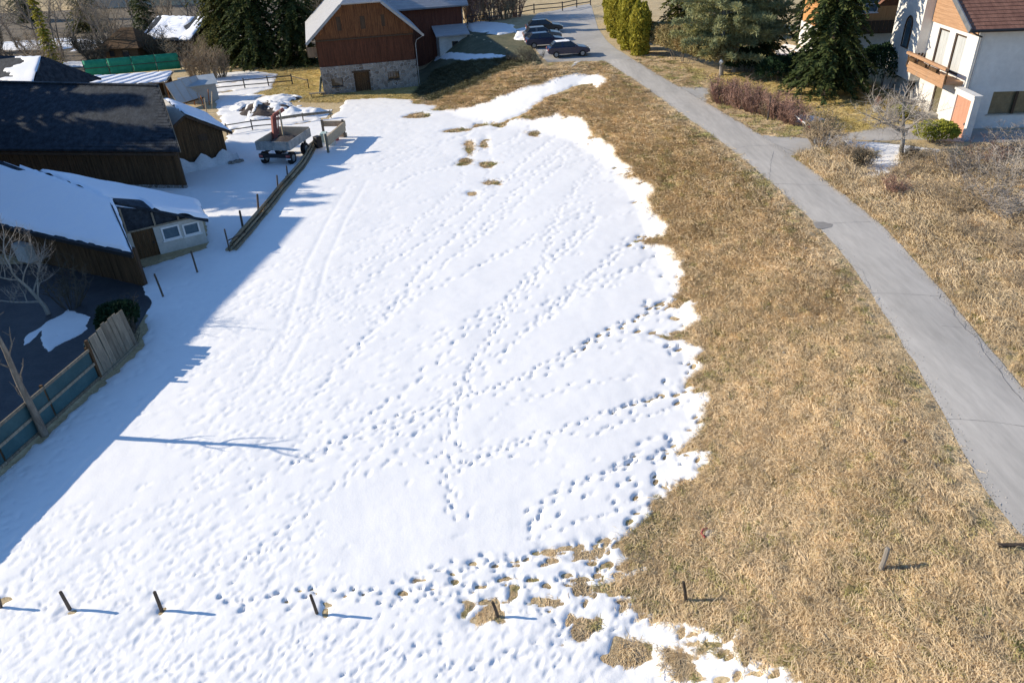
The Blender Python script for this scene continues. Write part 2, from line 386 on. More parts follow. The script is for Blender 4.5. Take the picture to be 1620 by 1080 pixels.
_wx = SX + 0.32 * fbm(SX, SY, 1.0, 21, 4) + 0.11 * vnoise(SX, SY, 0.30, 25); _wy = SY + 0.32 * fbm(SX, SY, 1.0, 22, 4) + 0.11 * vnoise(SX, SY, 0.30, 26)
_d = sdf(SNOW, _wx, _wy)
for (hx, hy_, ra, rb) in HOLES:
    c = surf(hx, hy_)
    q = np.sqrt(((_wx - c[0]) / ra) ** 2 + ((_wy - c[1]) / rb) ** 2)
    _d = np.minimum(_d, (q - 1.0) * min(ra, rb))
    for _e in range(3 if max(ra, rb) > 0.22 else 1):
        _o = RNG.normal(0, 0.5, 2) * np.array([ra, rb]); _fs = RNG.uniform(0.35, 0.75)
        q = np.sqrt(((_wx - c[0] - _o[0]) / (ra * _fs)) ** 2 + ((_wy - c[1] - _o[1]) / (rb * _fs)) ** 2); _d = np.minimum(_d, (q - 1.0) * min(ra, rb) * _fs)
_base = 0.074 + 0.02 * fbm(SX, SY, 5.0, 31) + np.clip(_d, 0, 9) * 0.009
TH = np.where(_d > 0, _base * (1 - np.exp(-_d / 0.12)), -0.10 * (1 - np.exp(_d / 0.12)))
TH += np.where(_d > 0, np.clip(_d / 0.3, 0, 1) * (0.008 * fbm(SX, SY, 0.42, 41) + 0.010 * fbm(SX, SY, 1.3, 43)), 0)
TH += 0.030 * fbm(SX, SY, 0.28, 47, 2) * np.clip(1 - np.abs(_d - 0.1) / 0.7, 0, 1)
DENT = np.zeros_like(TH)
def stamp(x, y, a, b, ang, depth, rim=0.12):
    r = a * 2.1
    j0 = np.searchsorted(_yy, y - r); j1 = np.searchsorted(_yy, y + r)
    if j1 - j0 < 1: return
    um = (x - r) / (y + 5.0); uM = (x + r) / (y + 5.0)
    i0 = int((um - _u[0]) / 0.00225) - 1; i1 = int((uM - _u[0]) / 0.00225) + 2
    i0 = max(i0, 0); i1 = min(i1, NU)
    if i1 - i0 < 1: return
    X = SX[j0:j1, i0:i1] - x; Y = SY[j0:j1, i0:i1] - y
    c, s = math.cos(ang), math.sin(ang)
    U_ = (X * c + Y * s) / a; W_ = (-X * s + Y * c) / b + RNG.normal(0, 0.25) * U_ * U_
    q = (U_ / (1 + RNG.uniform(-0.25, 0.25) * np.sign(U_))) ** 2 + W_ ** 2
    w = 1.0 / (1.0 + q ** RNG.uniform(1.4, 3.0))
    np.maximum(DENT[j0:j1, i0:i1], depth * w, out=DENT[j0:j1, i0:i1])
    DENT[j0:j1, i0:i1] -= 0.0 if rim == 0 else depth * rim * np.exp(-((q - 2.0) / 0.8) ** 2)
def trail(pts, step=0.42, depth=0.07, gap=0.10, a=0.125, b=0.062, jit=0.06, scat=0.0):
    P = resample_raw([surf(*p)[:2] for p in pts], 200)
    s = np.r_[0, np.cumsum(np.linalg.norm(np.diff(P, axis=0), axis=1))]; t = 0.0; k = 0
    while t < s[-1]:
        x = np.interp(t, s, P[:, 0]); y = np.interp(t, s, P[:, 1]); x2 = np.interp(t + 0.3, s, P[:, 0]); y2 = np.interp(t + 0.3, s, P[:, 1])
        an = math.atan2(y2 - y, x2 - x) if (x2 - x) ** 2 + (y2 - y) ** 2 > 1e-6 else 0.0
        o = (gap if k % 2 else -gap) + RNG.normal(0, jit + scat)
        stamp(x - math.sin(an) * o, y + math.cos(an) * o, a * RNG.uniform(0.75, 1.25), b * RNG.uniform(0.75, 1.3), an + RNG.normal(0, 0.25), depth * RNG.uniform(0.6, 1.2))
        if RNG.random() < 0.5: stamp(x - math.sin(an) * o - math.cos(an) * a * 1.1, y + math.cos(an) * o - math.sin(an) * a * 1.1, a * 0.6, b * 0.8, an, depth * RNG.uniform(0.3, 0.9), 0.05)
        t += step * RNG.uniform(0.7, 1.45); k += 1
TR = [([(1092, 458), (985, 515), (900, 560), (820, 602), (730, 632), (640, 662), (560, 690), (460, 735)], 0.36, 0.11), ([(1118, 612), (1030, 632), (960, 655), (870, 690), (780, 722), (700, 745)], 0.36, 0.10),
      ([(1088, 706), (1010, 725), (960, 748), (900, 775), (860, 802), (830, 830)], 0.33, 0.12), ([(1010, 918), (900, 922), (800, 920), (700, 925), (610, 932), (540, 940), (400, 950), (330, 960)], 0.31, 0.13),
      ([(1005, 850), (940, 868), (880, 880), (800, 890), (735, 895), (660, 905)], 0.33, 0.12), ([(960, 238), (915, 290), (880, 345), (858, 430), (810, 480), (765, 550), (735, 600), (712, 680), (705, 760), (712, 830)], 0.40, 0.09),
      ([(1040, 425), (985, 435), (940, 450), (900, 470), (860, 500), (820, 540)], 0.5, 0.07), ([(1000, 600), (930, 610), (860, 628), (800, 640)], 0.45, 0.08), ([(1050, 800), (960, 815), (900, 832), (830, 860)], 0.4, 0.10),
      ([(740, 205), (742, 235), (735, 262), (728, 290), (700, 320), (640, 370), (560, 440)], 0.42, 0.09), ([(768, 195), (772, 225), (775, 262), (770, 300)], 0.35, 0.10),
      ([(975, 232), (900, 262), (840, 285), (780, 300), (720, 330), (660, 350)], 0.5, 0.07), ([(930, 225), (860, 250), (800, 275)], 0.5, 0.07), ([(1000, 270), (920, 300), (850, 345), (780, 370)], 0.55, 0.06),
      ([(1030, 330), (960, 345), (900, 360), (830, 395)], 0.55, 0.06), ([(890, 195), (830, 225), (790, 255)], 0.5, 0.07), ([(1020, 300), (960, 310), (905, 325)], 0.5, 0.06), ([(640, 390), (560, 430), (470, 520), (380, 600)], 0.45, 0.06),
      ([(700, 640), (620, 690), (540, 770), (450, 840), (380, 900)], 0.40, 0.07), ([(1095, 640), (1000, 665), (920, 700)], 0.42, 0.08), ([(850, 690), (770, 715), (700, 725), (610, 735)], 0.42, 0.08), ([(560, 640), (480, 700), (400, 780)], 0.45, 0.06),
      ([(900, 980), (820, 960), (740, 955), (660, 950), (600, 960)], 0.36, 0.10), ([(1050, 960), (960, 985), (880, 1010), (800, 1040), (700, 1060)], 0.40, 0.10), ([(1120, 1040), (1040, 1020), (960, 1010)], 0.4, 0.11),
      ([(500, 850), (420, 880), (300, 920), (180, 945), (60, 960)], 0.36, 0.07), ([(560, 1000), (480, 1020), (380, 1050), (250, 1070)], 0.36, 0.08), ([(700, 1020), (620, 1040), (540, 1075)], 0.36, 0.09)]
for k, (pts, st, dp) in enumerate(TR): trail(pts, st * 0.85, dp * 0.66, a=0.108, b=0.055, jit=0.08)
for k in (3, 4): trail(TR[k][0][:5], 0.48, 0.17, 0.12, 0.15, 0.08, 0.09); trail([(p[0] - 8, p[1] + 12) for p in TR[k][0][:4]], 0.8, 0.15, 0.3, 0.13, 0.075, 0.2)
for k in (0, 1, 2): trail(TR[k][0][:3], 0.40, 0.16, 0.10, 0.16, 0.075, 0.08)
for pts, st, dp in TR[:6] + TR[22:]:                               # a second walker beside the main tracks
    trail([(p[0] + 6, p[1] + 9) for p in pts], st * 1.5, dp * 0.6, 0.2, scat=0.12)
for k in range(17):                                                # thin animal trails slanting down from the right edge of the upper field
    x0 = 800 + 14 * k + RNG.uniform(-20, 20); y0 = 195 + (14 * k if k > 8 else 6 * k); n_ = 5; ang_ = RNG.uniform(0.35, 0.95); L_ = RNG.uniform(120, 420)
    trail([(x0 - L_ * i / n_ + RNG.normal(0, 6), y0 + L_ * math.tan(ang_) * 0.75 * i / n_ + RNG.normal(0, 4)) for i in range(n_ + 1)], 0.55, 0.055, 0.07, 0.16, 0.09, 0.08)
# hoof and boot marks all over the field, denser to the lower left, sparse in the smooth middle
_np = 14500
_pyy = 8.0 + 86.0 * RNG.random(_np * 3) ** 1.35; _pxx = (RNG.random(_np * 3) * 1.5 - 0.98) * (_pyy + 5.0)
_den = 0.44 + 0.75 * fbm(_pxx, _pyy, 7.0, 51) + 0.35 * fbm(_pxx, _pyy, 2.2, 53)
_den += np.clip((16.5 - _pyy) / 8, -0.25, 0.4) + np.clip((-4 - _pxx) / 14, -0.25, 0.35)
_c1 = at(730, 830); _den -= 1.0 * np.exp(-(((_pxx - _c1[0]) / 3.6) ** 2 + ((_pyy - _c1[1]) / 2.2) ** 2))
_c2 = at(960, 560); _den -= 0.45 * np.exp(-(((_pxx - _c2[0]) / 4.5) ** 2 + ((_pyy - _c2[1]) / 5) ** 2))
_ok = RNG.random(_np * 3) < np.clip(_den, 0.02, 1) * 0.62
for x, y in zip(_pxx[_ok], _pyy[_ok]):
    a = RNG.uniform(0.055, 0.15) * (1 + y / 150); stamp(x, y, a * 1.15, a * RNG.uniform(0.42, 0.7), RNG.normal(0.70, 0.3), RNG.uniform(0.006, 0.034) * (1.0 if y < 30 else 1.15), 0.08)
    if RNG.random() < 0.35:
        stamp(x + RNG.normal(0.26, 0.1), y + RNG.normal(0.22, 0.1), a * 0.95, a * 0.5, RNG.normal(0.70, 0.3), RNG.uniform(0.008, 0.036), 0.08)
# melt holes and scraps thicken towards the right hand edge
_k = 0
while _k < 300:
    _pi = int(RNG.integers(0, 88)); _t = RNG.random(); _p = SNOW[_pi] * (1 - _t) + SNOW[_pi + 1] * _t + RNG.normal(0, 0.55, 2) + np.array([-0.5, 0]); _a = RNG.uniform(0.06, 0.15) * (1 + _p[1] / 90)
    stamp(_p[0], _p[1], _a * 1.2, _a * 0.6, RNG.normal(0.5, 0.5), RNG.uniform(0.06, 0.15), 0.04); _k += 1
# a pair of old wheel tracks along the shaded edge
for off in (0.0, 1.1):
    for tpx in ([(555, 290), (520, 350), (485, 420), (455, 520), (400, 610)],):
        P = resample_raw([surf(*p)[:2] + np.array([off, 0]) for p in tpx], 260)
        for p in P: stamp(p[0], p[1], 0.17, 0.12, 1.4, 0.018, 0.0)
TH = TH - DENT * np.clip(_d / 0.12, 0, 1)
SZ = T(SX, SY) + TH
_in = TH > -0.09
_q = grid_faces(NU, NY); _fi = _in.ravel()
_keep = _fi[_q].any(axis=1)
_q = _q[_keep]; _use = np.unique(_q); _map = np.full(NU * NY, -1, np.int32); _map[_use] = np.arange(len(_use))
snow_field = link('snow_field', npmesh('snow_field', np.c_[SX.ravel(), SY.ravel(), SZ.ravel()][_use], _map[_q]), M['snow'], smooth=True)
tag(snow_field, 'large sunlit snow cover on the meadow, pitted with footprints', 'snow', kind='structure')
def snow_th(x, y):
    x = np.asarray(x, float); y = np.asarray(y, float)
    j = np.clip(np.searchsorted(_yy, y), 0, NY - 1); i = np.clip(((x / (_yy[j] + 5.0)) - _u[0]) / 0.00225, 0, NU - 1).astype(int)
    r = TH[j, i]; u = x / (y + 5.0)
    return np.where((u < _u[0]) | (u > _u[-1]) | (y > _yy[-1]) | (y < _yy[0]), -0.1, r)

SNOW_PATCHES = []
def snow_patch(poly, label, res=0.14, th=0.09, seed=0, name='snow_patch', amp=0.35, group=None):
    P = np.array(poly); lo = P.min(0) - 0.6; hi = P.max(0) + 0.6
    xs = np.arange(lo[0], hi[0], res); ys = np.arange(lo[1], hi[1], res); X, Y = np.meshgrid(xs, ys)
    d = sdf(P, X + amp * fbm(X, Y, 1.1, seed), Y + amp * fbm(X, Y, 1.1, seed + 5))
    d = np.minimum(d, 0.5 * (fbm(X, Y, 1.6, seed + 9) + 0.55))
    t = np.where(d > 0, th * (1 - np.exp(-d / 0.1)), -0.08) + np.where(d > 0, 0.02 * fbm(X, Y, 0.5, seed + 3), 0)
    Z = T(X, Y) + t + 0.005
    q = grid_faces(len(xs), len(ys)); k = (d.ravel() > -0.02)[q].any(axis=1)
    if not k.any(): return None
    q = q[k]; use = np.unique(q); mp = np.full(X.size, -1, np.int32); mp[use] = np.arange(len(use))
    o = link(name, npmesh(name, np.c_[X.ravel(), Y.ravel(), Z.ravel()][use], mp[q]), M['snow'], smooth=True)
    SNOW_PATCHES.append(P)
    return tag(o, label, 'snow', group, 'structure')
def z0poly(pts, z=0.0): return [at(p[0], p[1], z) for p in pts]
snow_patch(z0poly([(330, 118), (400, 112), (440, 118), (432, 140), (400, 150), (340, 150), (330, 135)]), 'bright snow sheet behind the wooden rail fence', 0.25, seed=1)
snow_patch(z0poly([(340, 150), (400, 150), (445, 152), (460, 165), (505, 182), (505, 192), (440, 198), (365, 208), (345, 190)]), 'trampled snow between scrap heaps in the farmyard', 0.22, 0.12, seed=2)
snow_patch(z0poly([(90, 500), (105, 488), (125, 492), (145, 500), (140, 520), (120, 535), (75, 560), (62, 550), (70, 525), (60, 535), (35, 548), (40, 535), (70, 515)]), 'small snow remnant in the dark fenced yard', 0.07, 0.06, seed=3, amp=0.35)
snow_patch([surf(*p)[:2] for p in [(676, 92), (700, 86), (760, 85), (805, 88), (790, 94), (740, 97), (690, 97)]], 'thin bluish snow strip on the shaded slope below the annex', 0.2, 0.06, seed=4)
snow_patch([surf(*p)[:2] for p in [(735, 40), (770, 36), (812, 40), (815, 52), (790, 56), (745, 50)]], 'bluish snow bank behind the annex near the cars', 0.25, 0.2, seed=5)
snow_patch([surf(*p)[:2] for p in [(815, 48), (838, 45), (842, 66), (815, 64)]], 'heap of shaded snow left of the parked cars', 0.2, 0.25, seed=6)
snow_patch([at_zr(*p) for p in [(1250, 182), (1265, 180), (1300, 186), (1306, 190), (1270, 194), (1252, 195)]], 'melting snow strip on the lawn beside the red hedge', 0.12, 0.05, seed=7, amp=0.2)
snow_patch([at_zr(*p) for p in [(1335, 223), (1380, 226), (1440, 232), (1490, 240), (1530, 247), (1490, 252), (1440, 252), (1425, 268), (1402, 288), (1368, 284), (1358, 262), (1378, 246), (1340, 234)]], 'melting snow strip under the bare apple tree', 0.1, 0.07, seed=8, amp=0.14)
snow_patch([at_zr(*p) for p in [(1228, 78), (1245, 70), (1290, 80), (1292, 92), (1250, 102), (1225, 103)]], 'blue shaded snow behind the pine on the lawn', 0.2, 0.06, seed=9)
snow_patch([surf(*p)[:2] for p in [(903, 102), (915, 97), (920, 97), (912, 104), (903, 107)]], 'tiny snow scrap at the corner of the bank by the cars', 0.1, 0.05, seed=10, amp=0.12)
snow_patch([surf(*p)[:2] for p in [(1160, 1003), (1172, 997), (1180, 1000), (1176, 1012), (1162, 1012)]], 'small snow scrap on dry grass near the lower snow edge', 0.05, 0.05, seed=11, amp=0.06)
# dark wet tarmac of the fenced yard at the left
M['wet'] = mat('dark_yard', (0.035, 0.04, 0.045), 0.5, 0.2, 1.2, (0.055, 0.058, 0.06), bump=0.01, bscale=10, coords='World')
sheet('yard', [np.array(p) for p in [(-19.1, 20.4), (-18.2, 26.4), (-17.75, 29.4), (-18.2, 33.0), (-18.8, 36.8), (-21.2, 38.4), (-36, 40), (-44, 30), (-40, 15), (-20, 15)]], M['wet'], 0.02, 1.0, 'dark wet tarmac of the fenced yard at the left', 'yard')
# ------------------------------------------------------------------ dry grass: matted straw tufts instanced over the turf
def clump_mesh(name, n, length, lift, seed, width=0.012, spread=0.16, flow=0.5):
    r = np.random.default_rng(seed); V = []; F = []
    for _ in range(n):
        a = r.normal(0, 0.7) if r.random() < flow else r.uniform(0, 2 * math.pi)
        L = length * r.uniform(0.5, 1.25); w = width * r.uniform(0.6, 1.5); bx, by = r.normal(0, spread, 2); h = lift * r.uniform(0.25, 1.3)
        cv = r.normal(0, 0.5); b = len(V); K = 4
        for k in range(K):
            t = k / (K - 1); aa = a + cv * t
            x = bx + math.cos(aa) * L * t; y = by + math.sin(aa) * L * t; z = h * math.sin(min(1.0, t * 1.35) * math.pi * 0.78) * (1 - 0.25 * t) - 0.02 * (1 - t)
            ww = w * (1 - 0.85 * t) + 0.002; nx, ny = -math.sin(aa), math.cos(aa)
            V += [(x - nx * ww, y - ny * ww, z), (x + nx * ww, y + ny * ww, z + w * 0.6)]
        F += [(b + 2 * k, b + 2 * k + 1, b + 2 * k + 3, b + 2 * k + 2) for k in range(K - 1)]
    return npmesh(name, np.array(V), np.array(F))
def proto_collection(name, specs, mt):
    c = bpy.data.collections.new(name)
    for i, s in enumerate(specs):
        me = clump_mesh(name + '_tuft', *s); me.materials.append(mt); o = bpy.data.objects.new('%s_%02d' % (name, i), me); c.objects.link(o)
    return c
def scatter(name, P, rz, sc, idx, coll, label, cat):
    me = bpy.data.meshes.new(name); me.vertices.add(len(P)); me.vertices.foreach_set('co', np.ascontiguousarray(P, np.float32).ravel())
    rot = np.c_[RNG.normal(0, 0.05, len(P)), RNG.normal(0, 0.05, len(P)), rz].astype(np.float32)
    at1 = me.attributes.new('rot', 'FLOAT_VECTOR', 'POINT'); at1.data.foreach_set('vector', rot.ravel())
    at2 = me.attributes.new('scl', 'FLOAT', 'POINT'); at2.data.foreach_set('value', np.asarray(sc, np.float32))
    at3 = me.attributes.new('idx', 'INT', 'POINT'); at3.data.foreach_set('value', np.asarray(idx, np.int32))
    o = bpy.data.objects.new(name, me); COL.objects.link(o)
    g = bpy.data.node_groups.new(name + '_nodes', 'GeometryNodeTree')
    g.interface.new_socket('Geometry', in_out='INPUT', socket_type='NodeSocketGeometry'); g.interface.new_socket('Geometry', in_out='OUTPUT', socket_type='NodeSocketGeometry')
    N = g.nodes; L = g.links; gi = N.new('NodeGroupInput'); go = N.new('NodeGroupOutput'); ip = N.new('GeometryNodeInstanceOnPoints')
    ci = N.new('GeometryNodeCollectionInfo'); ci.inputs['Collection'].default_value = coll; ci.inputs['Separate Children'].default_value = True; ci.inputs['Reset Children'].default_value = True
    ip.inputs['Pick Instance'].default_value = True
    def attr(nm, ty):
        a = N.new('GeometryNodeInputNamedAttribute'); a.data_type = ty; a.inputs[0].default_value = nm; return a.outputs[0]
    L.new(gi.outputs[0], ip.inputs['Points']); L.new(ci.outputs[0], ip.inputs['Instance']); L.new(attr('idx', 'INT'), ip.inputs['Instance Index'])
    L.new(attr('rot', 'FLOAT_VECTOR'), ip.inputs['Rotation']); L.new(attr('scl', 'FLOAT'), ip.inputs['Scale']); L.new(ip.outputs[0], go.inputs[0])
    md = o.modifiers.new('scatter', 'NODES'); md.node_group = g
    return tag(o, label, cat, kind='stuff')
M['moss'] = mat('moss_turf', (0.085, 0.09, 0.05), 0.95, 0.25, 0.8, (0.14, 0.13, 0.075), coords='World', bump=0.04, bscale=8)  # olive turf darkened so its colour carries the barn's shade
M['shadegrass'] = mat('moss_grass', (0.13, 0.13, 0.07), 0.9, 0.25, 0.8, (0.20, 0.185, 0.10), coords='World', objvar=0.25, trans=0.15)
MATTED = proto_collection('matted_straw', [(105, 0.25, 0.024, s, 0.008, 0.19, 0.9) for s in range(6)] + [(85, 0.21, 0.040, s + 20, 0.008, 0.15, 0.8) for s in range(4)], M['straw'])
TALL = proto_collection('tall_straw', [(60, 0.5, 0.24, s + 40, 0.010, 0.16, 0.4) for s in range(5)] + [(45, 0.42, 0.34, s + 60, 0.009, 0.12, 0.2) for s in range(4)], M['straw'])
OLIVE = proto_collection('olive_grass', [(60, 0.30, 0.10, s + 80, 0.010, 0.15, 0.4) for s in range(6)], M['strawdark'])
LAWN = proto_collection('lawn_grass', [(60, 0.26, 0.06, s + 95, 0.011, 0.17, 0.4) for s in range(5)], M['lawn'])
BUILT = [ROAD_POLY, np.array(PARK), np.array(DRIVE), np.array(SIDE)]
def pts_in(poly, n):
    P = np.array(poly); lo, hi = P.min(0), P.max(0); A = RNG.random((int(n), 2)) * (hi - lo) + lo
    return A[sdf(P, A[:, 0], A[:, 1]) > 0], float((hi - lo)[0] * (hi - lo)[1])
def grow(poly, dens, smax=1.0, fade=True, clear=0.06, lim=0.015):
    P = np.array(poly); lo, hi = P.min(0), P.max(0); n = int((hi - lo)[0] * (hi - lo)[1] * dens)
    A = RNG.random((n, 2)) * (hi - lo) + lo
    k = sdf(P, A[:, 0], A[:, 1]) > 0
    A = A[k]
    for b in BUILT: A = A[sdf(b, A[:, 0], A[:, 1]) < -clear]
    for b in SNOW_PATCHES: A = A[sdf(b, A[:, 0], A[:, 1]) < 0.05]
    if fade: A = A[RNG.random(len(A)) < np.clip(28.0 / np.maximum(A[:, 1], 1), 0.22, 1)]
    A = A[snow_th(A[:, 0], A[:, 1]) < lim]
    s = np.clip((A[:, 1] / 30.0), 0.85, 1.45) ** 0.8
    nb = np.zeros(len(A))
    for dx, dy in ((0.22, 0), (-0.22, 0), (0, 0.22), (0, -0.22)): nb += snow_th(A[:, 0] + dx, A[:, 1] + dy) > 0.03
    s = s * np.clip((-sdf(ROAD_POLY, A[:, 0], A[:, 1]) + 0.1) / 0.6, 0.45, 1)
    s = s * np.where(nb >= 2, 0.42, np.where(nb == 1, 0.6, 1.0))
    return A, s
_bank = [(-3.0, 4), (3.0, 4), (34, 4), (34, 10)] + [tuple(p) for p in (RL[::4] + np.array([-0.02, 0]))[4:]] + [tuple(at(*p)) for p in [(905, 96, 3.0), (850, 100, 3.0), (780, 100, 2.0), (700, 140, .6), (640, 160, 0)]] + [(-10, 76), (-5, 60), (2, 40), (-3, 20)]
_bank = [(-4, 5), (26, 5)] + [tuple(p) for p in RL[::4]] + [tuple(at(*p)) for p in [(905, 96, 3.0), (858, 102, 3.0), (800, 100, 2.2), (740, 100, 1.5), (690, 105, 1.0), (660, 140, .4), (640, 160, 0)]] + [(-12, 72), (-6, 60), (0, 40), (-6, 18)]
A, s = grow(_bank, 36)
_shadepoly = np.array([at(*p) for p in [(655, 150, .3), (690, 156, .3), (760, 140, 1.0), (815, 120, 1.8), (866, 105, 2.7), (858, 99, 3.0), (842, 78, 3.05), (834, 60, 3.1), (800, 50, 3.1), (735, 55, 2.8), (700, 85, 1.0), (655, 110, .3)]])  # outline of the slope painted dark like the barn's shadow
_inshade = sdf(_shadepoly, A[:, 0], A[:, 1]) > 0.0
SHADEP, SHADES = A[_inshade], s[_inshade]; A, s = A[~_inshade], s[~_inshade]
_q = RNG.random(len(A)); _mix = fbm(A[:, 0], A[:, 1], 3.0, 77)
z = T(A[:, 0], A[:, 1])
# the tufts lie combed down the slope, with whirls
rz = math.pi + 0.55 + 1.1 * fbm(A[:, 0], A[:, 1], 2.2, 61) + RNG.normal(0, 0.55, len(A))
selT = (_q < 0.06); selO = (~selT) & (_q > 0.95 - 0.22 * np.clip(_mix * 2, 0, 1)); selM = ~(selT | selO)
Pm = np.c_[A, z]
scatter('matted_dry_grass', Pm[selM], rz[selM], s[selM] * RNG.uniform(0.85, 1.4, selM.sum()), RNG.integers(0, 10, selM.sum()), MATTED, 'matted straw coloured dry grass covering the bank beside the lane', 'grass')
scatter('upright_dry_grass', Pm[selT], rz[selT], s[selT] * RNG.uniform(0.5, 0.85, selT.sum()), RNG.integers(0, 9, selT.sum()), TALL, 'scattered upright dry grass tufts on the bank', 'grass')
scatter('olive_grass', Pm[selO], rz[selO], s[selO] * RNG.uniform(0.7, 1.1, selO.sum()), RNG.integers(0, 6, selO.sum()), OLIVE, 'greenish grass tufts among the straw of the bank', 'grass')
scatter('shade_toned_grass', np.c_[SHADEP, T(SHADEP[:, 0], SHADEP[:, 1])], RNG.uniform(0, 6.28, len(SHADEP)), SHADES, RNG.integers(0, 6, len(SHADEP)), proto_collection('shade_toned_tuft', [(60, 0.30, 0.09, q + 180, 0.014, 0.16, 0.4) for q in range(6)], M['shadegrass']), 'dark olive grass, barn shade painted into its colour, between barn and cars', 'grass')
sheet('shade_toned_slope', [np.array(p) for p in _shadepoly], M['moss'], 0.03, 0.8, 'dark olive turf, barn shade painted into its colour, between barn and cars', 'turf')
_verge = [tuple(p) for p in RR[::4]] + [(14, 82), (19.5, 66), (16.5, 58.5), (21.5, 52.5), (19.5, 48.5), (24, 44), (34, 45), (46, 44), (46, 8), (24, 8)]
A, s = grow(_verge, 24)
_q = RNG.random(len(A)); _far = A[:, 1] > 46
Pm = np.c_[A, T(A[:, 0], A[:, 1])]; rz = RNG.uniform(0, 6.28, len(A))
selT = (_q < 0.5) & ~_far; selO = ~selT & (_q > 0.85); selM = ~(selT | selO)
scatter('rough_grass', Pm[selT], rz[selT], s[selT] * RNG.uniform(0.6, 1.25, selT.sum()), RNG.integers(0, 9, selT.sum()), TALL, 'tall tangled dry grass on the rough slope right of the lane', 'grass')
scatter('verge_grass', Pm[selM], rz[selM], s[selM] * RNG.uniform(0.8, 1.3, selM.sum()), RNG.integers(0, 10, selM.sum()), MATTED, 'flattened dry grass of the verge right of the lane', 'grass')
scatter('green_verge_grass', Pm[selO], rz[selO], s[selO] * RNG.uniform(0.7, 1.2, selO.sum()), RNG.integers(0, 6, selO.sum()), OLIVE, 'olive grass tufts in the verge right of the lane', 'grass')
_lawn = [(17.0, 60), (21.5, 53.2), (25, 48.5), (31, 51.2), (31, 66), (19, 68)]
A, s = grow(_lawn, 26)
scatter('lawn_grass', np.c_[A, T(A[:, 0], A[:, 1])], RNG.uniform(0, 6.28, len(A)), s * RNG.uniform(0.6, 1.0, len(A)), RNG.integers(0, 5, len(A)), LAWN, 'short yellow green winter lawn in front of the white house', 'lawn')
_byb = [(-25, 78), (-17, 76), (-8, 74), (-9, 84), (-18.5, 82), (-20, 98), (-30, 98), (-27, 84)]
A, s = grow(_byb, 14, fade=False)
scatter('barn_grass', np.c_[A, T(A[:, 0], A[:, 1])], RNG.uniform(0, 6.28, len(A)), s * RNG.uniform(0.6, 1.0, len(A)), RNG.integers(0, 5, len(A)), LAWN, 'yellowish grass around the foot of the tall barn', 'grass')

# grit along the lane edges
def pebble_mesh(seed):
    g = np.random.default_rng(seed); bm = bmesh.new(); bmesh.ops.create_icosphere(bm, subdivisions=1, radius=0.5)
    for v in bm.verts: v.co = Vector((v.co.x * g.uniform(0.8, 1.3), v.co.y * g.uniform(0.7, 1.1), v.co.z * 0.6))
    me = bpy.data.meshes.new('pebble'); bm.to_mesh(me); bm.free(); return me
PEB = bpy.data.collections.new('pebbles')
M['grit'] = mat('road_grit', (0.30, 0.27, 0.23), 0.9, 0.2, 3, (0.50, 0.46, 0.40), objvar=0.5)
for i in range(4): _m = pebble_mesh(i); _m.materials.append(M['grit']); PEB.objects.link(bpy.data.objects.new('pebble_%d' % i, _m))
_P = []
for _E, sgn in ((RL, 1), (RR, -1)):
    for _ in range(2600):
        i = RNG.integers(8, len(_E) - 1); t = RNG.random(); p = _E[i] * (1 - t) + _E[min(i + 1, len(_E) - 1)] * t; o = abs(RNG.normal(0, 0.22)) - 0.12
        x, y = p[0] + sgn * o, p[1]; _P.append((x, y, float(zr(y)) + 0.03 + max(0, o) * 0.04))
_P = np.array(_P); scatter('road_grit', _P, RNG.uniform(0, 6.28, len(_P)), RNG.uniform(0.012, 0.045, len(_P)) ** 1.0, RNG.integers(0, 4, len(_P)), PEB, 'loose grit and crumbs along the edges of the lane', 'grit')
# ------------------------------------------------------------------ buildings
def wood(name, c1, c2, var=0.3, objvar=0.0, s=(6, 6, 0.35), rough=0.85):
    return mat(name, c1, rough, var, 1.6, c2, stretch=s, bump=0.01, bscale=6, spec=0.2, objvar=objvar, detail=6)
M['barnred'] = wood('red_brown_boards', (0.060, 0.024, 0.014), (0.12, 0.046, 0.025), 0.5)
M['barnorange'] = wood('orange_brown_boards', (0.070, 0.030, 0.015), (0.20, 0.085, 0.034), 0.6)
M['barndark'] = wood('dark_red_boards', (0.09, 0.032, 0.022), (0.14, 0.055, 0.035), 0.3)
M['oldwood'] = wood('old_brown_boards', (0.055, 0.032, 0.016), (0.125, 0.072, 0.034), 0.45)
M['greywood'] = wood('grey_weathered_wood', (0.16, 0.135, 0.10), (0.27, 0.23, 0.17), 0.3, 0.25)
M['palewood'] = wood('pale_timber', (0.36, 0.28, 0.18), (0.48, 0.39, 0.27), 0.25, 0.2, (4, 4, 4))
M['logwood'] = mat('pole_bark', (0.17, 0.135, 0.085), 0.9, 0.3, 2.0, (0.30, 0.25, 0.165), bump=0.012, bscale=9, spec=0.15, objvar=0.25)
M['darkwood'] = wood('dark_stained_wood', (0.05, 0.032, 0.02), (0.085, 0.055, 0.035), 0.3)
M['chalet'] = wood('orange_chalet_wood', (0.42, 0.20, 0.075), (0.55, 0.28, 0.11), 0.2)
M['cladding'] = wood('light_brown_cladding', (0.33, 0.19, 0.105), (0.44, 0.265, 0.155), 0.2, s=(0.4, 0.4, 6))
M['stone'] = None
